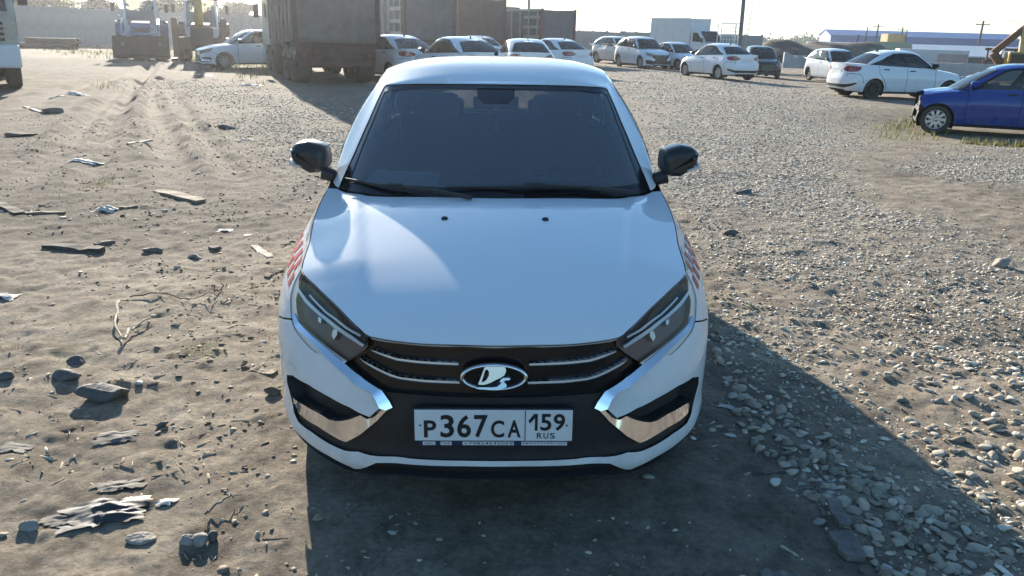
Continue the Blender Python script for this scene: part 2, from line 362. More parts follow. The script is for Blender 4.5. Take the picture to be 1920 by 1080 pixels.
class Acc:
    """accumulates surface pieces (with shading normals) for one object"""
    def __init__(s): s.v = []; s.n = []; s.f = []; s.c = 0
    def add(s, v, n, f):
        s.v.append(v); s.n.append(n); s.f += [tuple(int(i) + s.c for i in q) for q in f]; s.c += len(v)
    def piece(s, surf, uv, tri, depth, sgn=1, wall=None, mirror=0):
        used = np.unique(tri); idx = np.full(len(uv), -1); idx[used] = np.arange(len(used)); t = idx[tri]; u = uv[used]
        nrm = surf_normals(surf, u, sgn=sgn); base = surf(u[:, 0], u[:, 1])
        if mirror == 1:
            c0 = np.abs(base[:, 0]) < 2e-4; nrm[c0, 0] = 0; nrm[c0] /= np.linalg.norm(nrm[c0], axis=1, keepdims=True) + 1e-12
        dep = depth(u) if callable(depth) else np.full(len(u), float(depth)); p = base - nrm * dep[:, None]
        fn = np.cross(p[t[:, 1]] - p[t[:, 0]], p[t[:, 2]] - p[t[:, 0]]); flip = (fn * nrm[t[:, 0]]).sum(1) < 0
        t = np.where(flip[:, None], t[:, ::-1], t)
        if callable(depth):
            fn = np.cross(p[t[:, 1]] - p[t[:, 0]], p[t[:, 2]] - p[t[:, 0]]); sh = np.zeros_like(p)
            for k in range(3): np.add.at(sh, t[:, k], fn)
            nsh = sh / (np.linalg.norm(sh, axis=1, keepdims=True) + 1e-12)
        else: nsh = nrm
        packs = [(p, nsh, [tuple(q) for q in t])]
        w = wall if wall is not None else (0.0 if (callable(depth) or abs(depth) > 1e-6) else None)
        if w is not None:
            ed = {}
            for q in t:
                for a, b in ((q[0], q[1]), (q[1], q[2]), (q[2], q[0])): ed[(a, b)] = 1
            be = [e for e in ed if (e[1], e[0]) not in ed]
            o = base - nrm * w; vv = []; nn = []; ff = []
            for a, b in be:
                if mirror != 2 and abs(p[a][0]) < 1e-4 and abs(p[b][0]) < 1e-4: continue
                q = [p[a], o[a], o[b], p[b]]; k = np.cross(q[1] - q[0], q[3] - q[0]); l = np.linalg.norm(k)
                if l < 1e-12: continue
                ff.append(tuple(range(len(vv), len(vv) + 4))); vv += q; nn += [k / l] * 4
            if vv: packs.append((np.array(vv), np.array(nn), ff))
        for v, n, f in packs:
            if mirror in (0, 1): s.add(v, n, f)
            if mirror in (1, 2): s.add(v * [-1, 1, 1], n * [-1, 1, 1], [q[::-1] for q in f])
        return s
    def build(s, name, mt, parent):
        me = bpy.data.meshes.new(name); v = np.concatenate(s.v); n = np.concatenate(s.n)
        me.from_pydata(v.tolist(), [], s.f); me.polygons.foreach_set('use_smooth', [True] * len(me.polygons))
        me.normals_split_custom_set_from_vertices(n.tolist()); me.materials.append(mt); me.update()
        return link(name, me, parent)

POLY = {'black':[(0.4643,0.994),(0.003,0.9927),(0.0002,0.1519),(0.1027,0.1537),(0.2817,0.1476),(0.3898,0.1581),(0.4286,0.1685),(0.4776,0.1901),(0.5378,0.1755),(0.6114,0.1739),(0.7124,0.1753),(0.8154,0.1574),(0.8626,0.1803),(0.8862,0.2729),(0.921,0.3419),(0.909,0.3951),(0.833,0.4547),(0.7108,0.4935),(0.5964,0.5023),(0.5039,0.4952),(0.4264,0.4526),(0.3804,0.5359),(0.4,0.6028),(0.4259,0.6475),(0.5185,0.7025),(0.5645,0.7185),(0.5474,0.7674),(0.4578,0.9322)],'upper':[(0.4643,0.994),(0.003,0.9927),(0.0017,0.632),(0.1203,0.6335),(0.242,0.6396),(0.3548,0.6396),(0.3839,0.6509),(0.4725,0.7299),(0.541,0.7587),(0.5439,0.7772),(0.4578,0.9322)],'bar1':[(0.4419,0.9231),(0.3664,0.9001),(0.3413,0.8889),(0.2774,0.8846),(0.1245,0.8789),(0.1242,0.8618),(0.2767,0.8656),(0.3405,0.8701),(0.3655,0.8797),(0.4411,0.9125)],'bar2':[(0.4926,0.8472),(0.4327,0.8203),(0.3595,0.7732),(0.3253,0.7565),(0.2456,0.7514),(0.1185,0.7475),(0.1182,0.7302),(0.2449,0.7322),(0.3247,0.7392),(0.3587,0.7523),(0.4315,0.8004),(0.4911,0.8358)],'chrome':[(0.8904,0.8008),(0.8451,0.7812),(0.7541,0.7782),(0.6492,0.7713),(0.5535,0.7588),(0.4725,0.7299),(0.3839,0.6509),(0.3548,0.5775),(0.3423,0.532),(0.3608,0.5183),(0.3804,0.5359),(0.4,0.6028),(0.4259,0.6475),(0.5185,0.7025),(0.5645,0.7185),(0.6694,0.7429),(0.7567,0.7541),(0.8468,0.7542),(0.8997,0.7878)],'blade':[(0.3803,0.532),(0.4224,0.4491),(0.4352,0.4355),(0.466,0.4599),(0.5365,0.3826),(0.5744,0.3525),(0.6061,0.3398),(0.6594,0.3419),(0.7603,0.3192),(0.86,0.2809),(0.8565,0.24),(0.8175,0.2194),(0.6672,0.2483),(0.5602,0.244),(0.524,0.2474),(0.4672,0.3188),(0.3987,0.4275),(0.3588,0.5145)],'fog':[(0.8945,0.3962),(0.8339,0.4469),(0.7113,0.4861),(0.5967,0.495),(0.5042,0.4875),(0.4348,0.4474),(0.466,0.4599),(0.5365,0.3826),(0.5744,0.3525),(0.6061,0.3398),(0.6594,0.3419),(0.7603,0.3192),(0.86,0.2809),(0.8725,0.3102)],'lens':[(0.9605,1.0),(0.4643,0.994),(0.4578,0.9322),(0.5439,0.7772),(0.6544,0.7799),(0.7572,0.7856),(0.844,0.7885),(0.8907,0.8296),(0.9208,0.8702),(0.9289,0.9225),(0.9678,0.9677)],'house':[(0.9856,1.0),(1.0202,0.9121),(0.9993,0.8539),(0.9509,0.8078),(0.9029,0.7496),(0.8592,0.7256),(0.7979,0.7184),(0.7343,0.7091),(0.6888,0.7062),(0.6514,0.7309),(0.599,0.7291),(0.5439,0.7772),(0.4578,0.9322),(0.4643,0.994)],'under':[(0.7759,0.0695),(0.6244,0.0737),(0.5305,0.0523),(0.5147,0.0388),(0.4807,0.052),(0.4096,0.11),(0.301,0.1011),(0.1027,0.1127),(0.0,0.1108)],'drl1':[(0.9228,0.9298),(0.8432,0.9163),(0.7226,0.9156),(0.6266,0.9218),(0.5484,0.9377),(0.4729,0.943),(0.4795,0.9244),(0.5516,0.9144),(0.6289,0.9004),(0.7256,0.8981),(0.849,0.8966),(0.928,0.9135)],'drl2':[(0.842,0.9486),(0.6973,0.9424),(0.5806,0.9591),(0.5025,0.9813),(0.5069,0.9685),(0.5827,0.9453),(0.6996,0.9315),(0.8446,0.939)],'cell1':[(0.6353,0.8914),(0.6173,0.9019),(0.6131,0.877),(0.6206,0.8408),(0.6364,0.8554)],'cell2':[(0.7362,0.8878),(0.7153,0.8927),(0.7085,0.8694),(0.7261,0.8666)],'seam':[(1.0939,0.6435),(0.9814,0.7077),(0.9122,0.7561)]}

def TZ(s, z): return (z - float(_zb(s))) / (float(C(np.array(s))[2]) - float(_zb(s)))
def sk(y): return float(np.interp(y, _kb[:11, 1], _kss[:11]))
def sr(x): return float(sx(x, True))
def syf(y): return float(sy(y))
def arch(yc, r, zc=.31):
    P = []
    for a in np.linspace(-.6, math.pi + .6, 26):
        y = yc + r * math.cos(a); z = zc + r * math.sin(a); s_ = syf(y); P.append((s_, TZ(s_, z)))
    P[0] = (P[0][0], -.08); P[-1] = (P[-1][0], -.08); return P

def wheel(parent, x, y, z, side, spokes=7, rimmat='rim', r=.31, w=.195, flat=False):
    e = empty('wheel', (x, y, z)); e.parent = parent
    hw = w / 2; s_ = side
    b = MB(); b.lathe([(.205, -hw * .8 * s_), (.225, -hw * s_), (r - .03, -hw * s_), (r - .008, -hw * .86 * s_), (r, -hw * .55 * s_), (r, hw * .55 * s_), (r - .008, hw * .86 * s_), (r - .03, hw * s_), (.225, hw * s_), (.205, hw * .8 * s_)], n=36)
    b.build('tyre', M['tyre'], e)
    b = MB(); b.lathe([(.208, -hw * .8 * s_), (.19, -hw * .6 * s_), (.185, hw * .4 * s_), (.208, hw * .88 * s_), (.196, hw * .92 * s_), (.18, hw * .5 * s_)], n=32)
    face = hw * .72 * s_
    b.lathe([(.001, face + .012 * s_), (.035, face + .012 * s_), (.05, face), (.055, face - .03 * s_)], n=20)
    for k in range(spokes):
        a = 2 * math.pi * k / spokes; ca, sa = math.cos(a), math.sin(a)
        wd0, wd1 = (.026, .034) if not flat else (.03, .062)
        P = []
        for rr, wd, ff in ((.04, wd0, face), (.12, (wd0 + wd1) / 2, face + .004 * s_), (.192, wd1, face + .002 * s_)):
            for t in (-1, 1):
                for dz in (0, -.022 * s_): P.append((ff + dz, rr * ca - t * wd * sa, rr * sa + t * wd * ca))
        F = []
        for i in (0, 4): F += [(i, i + 2, i + 6, i + 4), (i, i + 4, i + 5, i + 1), (i + 2, i + 3, i + 7, i + 6)]
        b.add(P, F)
    b.build('rim', M[rimmat], e)
    b = MB(); b.lathe([(.001, hw * .1 * s_), (.185, hw * .1 * s_)], n=24); b.build('brake_disc', M['dark'], e)
    return e

def build_car(name, label, paint='white', fine=False, kind='sedan', loc=(0, 0, 0), rz=0, group=None, cat='car', rimmat='rim', spokes=7, front=True, accent='white', stripes=False, flat=False, side_glass='glass'):
    root = empty(name, loc, rz); tag(root, label, cat, group)
    P = M[paint]
    suv = kind != 'sedan'
    def warp(p):
        if not suv: return p
        p = p.copy(); y, z = p[..., 1].copy(), p[..., 2].copy()
        k = .24 + (.66 - .24) * np.clip((z - 1.05) / .36, 0, 1)
        wgt = np.clip((z - .98) / .06, 0, 1)
        p[..., 1] = y + np.clip(y - 2.3, 0, 9) * k * wgt
        tall = .10 if kind == 'suv' else .12
        p[..., 2] = z + np.clip((z - .30) / .5, 0, 1) * tall + np.clip((z - 1.0) / .4, 0, 1) * (.06 if kind == 'suv' else .08) + np.clip((p[..., 1] - 2.5), 0, 9) * np.clip((z - 1.2) / .2, 0, 1) * .03
        return p
    RING = lambda u, v: warp(ring(np.clip(u, 0, SL), np.clip(v, 0, 1)) if False else ring(u, v))
    CAB = lambda u, v: warp(cabin(u, v))
    HOOD = lambda u, v: warp(np.stack([u, v, hood_z(u, v)], -1)); LID = lambda u, v: warp(np.stack([u, v, lid_z(u, v)], -1)); ROOF = lambda u, v: warp(np.stack([u, v, roof_z(u, v)], -1))
    st = .03 if fine else .085
    vs = .62
    # -- lower body
    R = []
    a = syf(1.40); b_ = syf(2.40)
    bl = [(1.26, -.1), (1.20, .45), (1.0939, .6435), (.9814, .7077), (.905, .7561)]
    R.append(('quarter_panel', [(syf(3.0), -.1), (SL + .1, -.1), (SL + .1, 1.1), (syf(3.0), 1.1)], 0))
    R.append(('front_bumper', [(-.1, -.1)] + bl + [(.9, 1.1), (-.1, 1.1)], 0))
    R.append(('fender', bl + [(.9, 1.1), (a, 1.1), (a, -.1)], 0))
    R.append(('front_door', [(a, .07), (b_, .07), (b_, 1.1), (syf(1.37), 1.1), (a, .85)], 0))
    rd = [(syf(3.08), .07), (syf(3.12), .35), (syf(3.26), .58), (syf(3.37), .72), (syf(3.38), 1.1)]
    R.append(('rear_door', [(b_, .07)] + rd + [(b_, 1.1)], 0))
    R.append(('sill', [(syf(1.15), -.1), (syf(3.2), -.1), (syf(3.2), .07), (syf(1.15), .07)], 0))
    rb = [(syf(3.84), -.1), (syf(3.87), .3), (syf(3.97), .60), (sr(.83), .64), (sr(.60), .63), (sr(.56), .53), (SL + .1, .53)]
    R.append(('rear_bumper', rb + [(SL + .1, -.1)], 0))
    R.append(('trunk_lid', [(sr(.56), .53), (sr(.56), 1.1), (SL + .1, 1.1), (SL + .1, .53)], 0))
    R.append(('diffuser', [(SL + .1, .10), (sr(.52), .10), (sr(.74), .19), (sr(.82), .30), (sr(.79), .32), (sr(.60), .235), (SL + .1, .20)], .012))
    R.append(('diffuser', [(SL + .1, -.1), (sr(.58), -.1), (sr(.5), .035), (SL + .1, .035)], .02))
    R.append(('plate_bay', [(SL + .1, .59), (sr(.28), .59), (sr(.30), .76), (SL + .1, .77)], .018))
    R.append(('taillight', [(syf(3.99), .80), (sr(.855), .90), (sr(.66), .93), (sr(.48), .87), (sr(.35), .805), (sr(.40), .735), (sr(.62), .69), (sr(.80), .72)], -.006))
    R.append(('under_lip', [(-.1, -.1)] + [(-.1, .1108)] + POLY['under'][::-1] + [(.9, .045), (1.3, -.1)], .03))
    gm = dict(black=.012, upper=.022, fog=.045)
    R.append(('lower_grille', [(-.1, .1519)] + POLY['black'][3:] + [(.4643, 1.1), (-.1, 1.1)], .012))
    R.append(('grille', [(-.1, .632)] + POLY['upper'][3:] + [(.4643, 1.1), (-.1, 1.1)], .022))
    R.append(('fog_recess', POLY['fog'], .05))
    R.append(('lamp_surround', POLY['house'][1:-1] + [(.4643, 1.1), (.9856, 1.1)], .004, .02 if fine else st))
    R.append(('headlight', POLY['lens'][2:] + [(.9605, 1.1), (.4643, 1.1)], .022))
    if fine: R.append(('lamp_brow', [POLY['drl1'][i] for i in range(6)][::-1] + [(.9605, 1.1), (.4643, 1.1)][::1], .016))
    R.append(('bar', POLY['bar1'], .004)); R.append(('bar', POLY['bar2'], .004))
    R.append(('chrome_trim', POLY['chrome'], edge_ramp(POLY['chrome'][:9], vs, -.001, .55), .015 if fine else st)); R.append(('chrome_blade', POLY['blade'], edge_ramp(POLY['blade'][:10], vs, .012, .28)))
    R.append(('drl', POLY['drl1'], -.003))
    if fine:
        R.append(('drl', POLY['drl2'], -.002)); R.append(('cell', POLY['cell1'], -.001)); R.append(('cell', POLY['cell2'], -.001))
    R.append(('hole', arch(.86, .352), 0)); R.append(('hole', arch(3.495, .352), 0))
    def seam(line, w=.006): R.append(('panel_gap', strip(line, w if fine else .012, vs), .007))
    seam(bl[1:]); seam([(a, .07), (a, .85), (syf(1.375), 1.0)]); seam([(b_, .07), (b_, 1.0)]); seam(rd); seam(rb[1:-1]); seam([(sr(.56), .53), (sr(.56), .97)])
    seam([(a, .07), (syf(3.08), .07)])
    dom = [(0, 0), (SL, 0), (SL, 1), (0, 1)]
    if fine: grid = np.concatenate([np.arange(.015, 1.35, .03), np.arange(1.38, SL, .07)])
    else: grid = None
    uv, tri, lab = cdt_patch(dom, R, st, vs, grid)
    if paint == 'blue':
        yc_ = RING(uv[:, 0], uv[:, 1])[:, 1][tri].mean(1); kk = yc_ > .50; tri, lab = tri[kk], lab[kk]
    names = [r[0] for r in R]
    look = dict(quarter_panel=P, front_bumper=P, fender=P, front_door=P, rear_door=P, sill=M['black'] if not suv else M['black'], rear_bumper=P, trunk_lid=P, diffuser=M['black'], plate_bay=P,
                taillight=M['red_lamp'], under_lip=M['black'], lower_grille=M['black'], grille=M['gloss_black'], fog_recess=M['black'], lamp_surround=M['silver'], headlight=M['lamp_inner'],
                lamp_brow=M['lamp_dark'], bar=M['bar_chrome'], chrome_trim=M['chrome'], chrome_blade=M['chrome'], drl=M['drl'], cell=M['silver'], panel_gap=M['seam'])
    if paint == 'blue':
        look.update(lower_grille=M['dark'], grille=M['dark'], front_bumper=M['black'], chrome_trim=M['black'], chrome_blade=M['black'], bar=M['black'], lamp_surround=M['silver'])
    if suv: look.update(chrome_trim=P, bar=M['gloss_black'], lower_grille=M['gloss_black'], chrome_blade=M['gloss_black'], sill=M['black'], under_lip=M['black'])
    single = {'front_bumper', 'rear_bumper', 'trunk_lid', 'diffuser', 'plate_bay', 'under_lip', 'lower_grille', 'grille', 'panel_gap'}
    sub = dict(lamp_brow='headlight', drl='headlight', cell='headlight', bar='grille', plate_bay='trunk_lid', fog_recess='lower_grille', lamp_surround='headlight')
    nice = dict(drl='light_strip', cell='projector', bar='chrome_bar', plate_bay='plate_recess', under_lip='undertray', lamp_brow='lamp_brow', panel_gap='panel_gap')
    made = {}
    order = []
    if paint == 'blue': names = ['hole' if q in ('front_bumper', 'lower_grille', 'grille', 'fog_recess', 'chrome_trim', 'chrome_blade', 'bar', 'under_lip') else q for q in names]
    for n_ in names:
        if n_ not in order and n_ not in ('hole',): order.append(n_)
    order.sort(key=lambda q: q in sub)
    for n_ in order:
        ids = [i for i, q in enumerate(names) if q == n_]
        pc = [(i, tri[lab == i]) for i in ids]; pc = [(i, t) for i, t in pc if len(t)]
        if not pc: continue
        if n_ in single:
            A = Acc()
            for i, t in pc: A.piece(RING, uv, t, R[i][2], 1, mirror=1)
            made[n_] = [A.build(nice.get(n_, n_), look[n_], made[sub[n_]][0] if n_ in sub else root)]
        else:
            made[n_] = []
            for mi, sd in ((0, 0), (2, 1)):
                if n_ in ('bar', 'cell'):
                    for i, t in pc:
                        A = Acc(); A.piece(RING, uv, t, R[i][2], 1, mirror=mi, wall=.022 if n_ == 'bar' else None)
                        par = made[sub[n_]]; made[n_].append(A.build(nice.get(n_, n_), look[n_], par[sd] if len(par) > 1 else par[0]))
                else:
                    A = Acc()
                    for i, t in pc: A.piece(RING, uv, t, R[i][2], 1, mirror=mi)
                    par = made[sub[n_]] if n_ in sub else None
                    made[n_].append(A.build(nice.get(n_, n_), look[n_], root if par is None else (par[sd] if len(par) > 1 else par[0])))
    if fine:   # clear covers over the lamps
        Rl = [('lens', POLY['lens'][2:] + [(.9605, 1.0), (.4643, 1.0)], 0)]
        u2, t2, l2 = cdt_patch(dom, Rl, .03, vs, np.arange(.4, 1.05, .03))
        for mi, sd in ((0, 0), (2, 1)):
            A = Acc(); A.piece(RING, u2, t2[l2 == 0], .001, 1, mirror=mi, wall=.001); A.build('lens', M['lens'], made['headlight'][sd])
    # -- dark inner shell and wheel wells
    Ri = [('in', [(-.1, -.1), (SL + .1, -.1), (SL + .1, 1.1), (-.1, 1.1)], 0), ('hole', arch(.86, .37), 0), ('hole', arch(3.495, .37), 0)]
    u3, t3, l3 = cdt_patch([(0, 0), (SL, 0), (SL, .985), (0, .985)], Ri, .12, vs)
    k3 = (l3 == 0) & ((u3[t3].mean(1)[:, 0] > 1.0) | (paint != 'blue'))
    A = Acc(); A.piece(RING, u3, t3[k3], .055, 1, mirror=1, wall=.055); inner = A.build('inner_shell', M['dark'], root)
    tall = 0 if not suv else (.05 if kind == 'suv' else .06); wr = .31 + (.035 if suv else 0)
    for yc in (.86, 3.495):
        for sd in (1, -1):
            b = MB(); n = 18; v = []
            for k in range(n + 1):
                an = -.5 + (math.pi + 1.0) * k / n; v += [(sd * .58, yc + .385 * math.cos(an), .31 + .385 * math.sin(an)), (sd * .80, yc + .385 * math.cos(an), .31 + .385 * math.sin(an))]
            b.add(v, [(2 * k, 2 * k + 1, 2 * k + 3, 2 * k + 2) for k in range(n)]); b.add([(sd * .58, yc, .2)] + v[::2], [(0, k + 1, k + 2) for k in range(n)])
            b.build('wheel_well', M['dark'], root)
            wheel(root, sd * .735, yc, wr, sd, spokes, rimmat, r=wr, w=.185, flat=flat)
    b = MB(); b.box((0, 2.3, .24), (1.28, 3.6, .06)); b.build('floor_pan', M['dark'], root)
    if paint == 'blue':
        b = MB(); b.box((0, .60, .52), (1.15, .08, .36), bev=.01); b.box((0, .54, .48), (1.2, .05, .10), bev=.01); b.box((0, .6, .70), (1.25, .08, .05)); b.build('radiator_panel', M['black'], root)
        b = MB(); b.box((0, .95, .55), (1.1, .7, .35)); b.build('engine', M['dark'], root)
    # -- bonnet, boot deck, roof
    cs = np.linspace(0, syf(1.36), 60 if fine else 26); cp = C(cs)[:, :2]
    ks = np.linspace(_kss[4], 0, 26 if fine else 12); kp = _Kb(ks)[:, :2]
    cp[0, 0] = 0; kp[-1, 0] = 0
    dom = [tuple(p) for p in cp] + [tuple(p) for p in kp[1:]]
    ed = cp[0:-1]; d = np.gradient(ed, axis=0); nn = np.stack([-d[:, 1], d[:, 0]], -1); nn /= np.linalg.norm(nn, axis=1, keepdims=True); nn[0] = (0, 1)
    gap = [tuple(p) for p in ed] + [tuple(p) for p in (ed + nn * (.004 if fine else .006))[::-1]]
    H = [('hood', dom, 0), ('gap', gap, .012)]
    uv, tri, lab = cdt_patch(dom, H, .026 if fine else .1)
    if paint == 'blue': kk = uv[:, 1][tri].mean(1) > .56; tri, lab = tri[kk], lab[kk]
    A = Acc(); A.piece(HOOD, uv, tri[lab == 0], 0, 1, mirror=1, wall=.02); hood = A.build('hood', P, root)
    rs = np.linspace(syf(3.72), SL, 24); rp = C(rs)[:, :2]; rp[-1, 0] = 0; kr = np.linspace(KL, _kss[10], 14); kq = _Kb(kr)[:, :2]; kq[0, 0] = 0
    dom = [tuple(p) for p in rp] + [tuple(p) for p in kq]
    uv, tri, lab = cdt_patch(dom, [('lid', dom, 0)], .07 if fine else .1)
    A = Acc(); A.piece(LID, uv, tri[lab == 0], 0, 1, mirror=1, wall=.01); A.build('boot_deck', P, root)
    q = np.linspace(0, KL, 90 if fine else 50); rp = _Kr(q)[:, :2]; rp[0, 0] = rp[-1, 0] = 0
    dom = [tuple(p) for p in rp]
    uv, tri, lab = cdt_patch(dom, [('roof', dom, 0)], .045 if fine else .1)
    A = Acc(); A.piece(ROOF, uv, tri[lab == 0], 0, 1, mirror=1, wall=.006); A.build('roof', P, root)
    # -- cabin
    K = KL + .1; s11 = float(_kss[11])
    G = [('cabin_frame', [(-.1, -.1), (K, -.1), (K, 1.1), (-.1, 1.1)], 0),
         ('windshield_border', [(-.1, -.1), (.722, -.1), (.71, .02), (.684, .313), (.678, .636), (.697, .965), (.66, .985), (-.1, .985)], .004),
         ('windshield', [(-.1, .075), (.645, .085), (.640, .313), (.636, .636), (.648, .91), (.45, .935), (-.1, .935)], .004),
         ('windshield_border', [(-.1, .79), (.06, .79), (.095, .86), (.10, .94), (-.1, .94)], .004),
         ('window_trim', [(sk(1.47), .0), (sk(1.43), .5), (sk(1.44), .9), (sk(1.56), .95), (sk(3.02), .95), (sk(3.32), .74), (sk(3.70), .02)], .003),
         ('front_window', [(sk(1.62), .05), (sk(1.5), .25), (sk(1.51), .84), (sk(1.60), .90), (sk(2.42), .90), (sk(2.36), .05)], .008),
         ('rear_window', [(sk(2.48), .05), (sk(2.53), .90), (sk(2.98), .90), (sk(3.14), .74), (sk(3.28), .05)], .008),
         ('quarter_window', [(sk(3.33), .05), (sk(3.24), .62), (sk(3.30), .65), (sk(3.64), .06)], .008),
         ('back_window_border', [(K, .02), (s11 - .02, .03), (s11 - .02, .95), (K, .97)], .003),
         ('back_window', [(K, .07), (s11 + .03, .08), (s11 + .03, .91), (K, .93)], .005)]
    uv, tri, lab = cdt_patch([(0, 0), (KL, 0), (KL, 1), (0, 1)], G, .05 if fine else .09, .7)
    gl = dict(cabin_frame=P, windshield_border=M['gloss_black'], windshield=M['shield'] if fine else M['tint'], window_trim=M['gloss_black'], front_window=M[side_glass], rear_window=M['dark_glass'] if fine else M['tint'], quarter_window=M['tint'], back_window_border=M['gloss_black'], back_window=M['dark_glass'] if fine else M['tint'])
    gn = [g[0] for g in G]; wnd = {}
    for n_ in dict.fromkeys(gn):
        pc = [(i, tri[lab == i]) for i, q in enumerate(gn) if q == n_]
        if n_ == 'window_trim':
            wnd[n_] = []
            for mi in (0, 2):
                A = Acc()
                for i, t in pc: A.piece(CAB, uv, t, G[i][2], 1, mirror=mi)
                wnd[n_].append(A.build(n_, gl[n_], root))
        elif n_ in ('front_window', 'rear_window', 'quarter_window'):
            for mi, sd in ((0, 0), (2, 1)):
                A = Acc()
                for i, t in pc: A.piece(CAB, uv, t, G[i][2], 1, mirror=mi)
                A.build(n_, gl[n_], wnd['window_trim'][sd])
        else:
            A = Acc()
            for i, t in pc: A.piece(CAB, uv, t, G[i][2], 1, mirror=1)
            wnd[n_] = A.build(n_, gl[n_], wnd[n_[:-7] if False else n_] if False else root)
    wnd['windshield_border'].parent = wnd['windshield']; wnd['back_window_border'].parent = wnd['back_window']
    # roof lining and pillar lining
    t_ = tri[(lab == 0) | (lab == 4)]
    A = Acc(); A.piece(CAB, uv, t_, .035, 1, mirror=1, wall=.035)
    A2 = cdt_patch(dom, [('roof', dom, 0)], .12); A.piece(ROOF, A2[0], A2[1], .03, 1, mirror=1, wall=.03); A.build('headlining', M['dark'], root)
    # -- mirrors
    dz = 0 if not suv else .10
    for sd in (1, -1):
        prof = [(-.125, .20, .10, .0), (-.10, .205, .125, .01), (0, .21, .14, .02), (.08, .20, .13, .02)]
        me = empty('mirror', (0, 0, 0)); me.parent = root
        b = MB(); v = []; f = []; n = 20
        # shell: rounded box swept from the leading face backwards
        for (yo, ww, hh, zz) in ((-.075, .55, .50, -.01), (-.068, .80, .78, -.005), (-.045, .96, .95, 0), (0, 1.0, 1.0, 0), (.075, .98, .96, .0)):
            for k in range(n):
                an = 2 * math.pi * k / n; c, s_ = math.cos(an), math.sin(an)
                ex = abs(c) ** .55 * (1 if c > 0 else -1); ez = abs(s_) ** .6 * (1 if s_ > 0 else -1)
                x = .886 + ex * .088 * ww; z = 1.080 + zz + ez * .071 * hh
                if ex < 0: z = z - .010
                if ex > .2: z -= (ex - .2) * .012 if ez > 0 else -(ex - .2) * .042
                v.append((sd * x, 1.47 + yo, z + dz))
        for i in range(4):
            for k in range(n): f.append((i * n + k, i * n + (k + 1) % n, (i + 1) * n + (k + 1) % n, (i + 1) * n + k))
        b.add(v, f, True); b.add(v[:n], [tuple(range(n))], True); b.add(v[4 * n:], [tuple(range(n))[::-1]], False)
        b.build('mirror_shell', M['mirror_black'] if paint == 'white' else P, me)
        b = MB(); b.tube([(sd * .83, 1.45, 1.0 + dz), (sd * .77, 1.45, .985 + dz)], [.034, .03], 10); b.build('mirror_arm', M['black'], me)
        if fine:
            b = MB(); pts = [(sd * .975, 1.455, 1.060), (sd * .970, 1.418, 1.050), (sd * .948, 1.402, 1.043), (sd * .915, 1.396, 1.036)]
            b.tube(pts, [.009, .010, .008, .003], 8); b.build('indicator', M['silver'], me)
    # -- door handles, roof aerial
    for sd in (1, -1):
        for yy, zz in ((2.22, .90), (3.13, .93)):
            s_ = syf(yy); p0 = RING(np.array([s_]), np.array([TZ(s_, zz)]))[0]
            b = MB(); b.box((sd * (p0[0] + .012), yy, p0[2]), (.022, .19, .03), bev=.008); b.build('door_handle', M['black'] if not fine else P, root)
    pa = ROOF(np.array([0.]), np.array([3.0]))[0]
    b = MB(); b.prism([(pa[1] - .05, pa[2] - .01), (pa[1] + .07, pa[2] - .015), (pa[1] + .075, pa[2] + .05), (pa[1] + .05, pa[2] + .055)], -.012, .012, 'x'); b.build('aerial', M['black'], root)
    # -- rear plate
    prp = RING(np.array([SL]), np.array([.675]))[0]
    b = MB(); b.box((0, prp[1] - .004, prp[2]), (.52, .01, .112)); b.build('licence_plate', M['plate'], root)
    # -- interior
    zz = 0 if not suv else .12
    b = MB()
    b.prism([(1.20, .90 + zz), (1.62, .955 + zz), (1.72, .92 + zz), (1.74, .75 + zz), (1.60, .55), (1.2, .5)], -.70, .70, 'x'); b.build('dashboard', M['dark'], root)
    for sx_ in (.36, -.36):
        b = MB(); b.box((sx_, 2.30, .58 + zz), (.50, .52, .18), bev=.06); b.box((sx_, 2.62, .86 + zz), (.48, .16, .62), bev=.07, M=Matrix.Rotation(rad(-14), 3, 'X')); b.box((sx_, 2.70, 1.21 + zz), (.26, .11, .17), bev=.045)
        b.build('front_seat', M['seat'], root)
    b = MB(); b.box((0, 3.15, .58 + zz), (1.25, .5, .2), bev=.06); b.box((0, 3.42, .85 + zz), (1.25, .16, .52), bev=.06, M=Matrix.Rotation(rad(-18), 3, 'X'))
    for sx_ in (.36, -.36): b.box((sx_, 3.52, 1.14 + zz), (.26, .1, .13), bev=.04)
    b.build('rear_seat', M['seat'], root)
    b = MB(); Rm = Matrix.Rotation(rad(-62), 3, 'X'); ctr = Vector((.36, 1.86, .93 + zz))
    pts = [ctr + Rm @ Vector((.185 * math.cos(2 * math.pi * k / 20), .185 * math.sin(2 * math.pi * k / 20), 0)) for k in range(21)]
    b.tube(pts, .016, 8, cap=False); b.box(ctr + Rm @ Vector((0, 0, -.02)), (.15, .11, .05), bev=.015, M=Rm); b.bar(ctr + Rm @ Vector((-.17, 0, 0)), ctr + Rm @ Vector((.17, 0, 0)), .05, .02); b.bar(ctr, ctr + Vector((0, -.16, -.08)), .06, .06)
    b.build('steering_wheel', M['dark'], root)
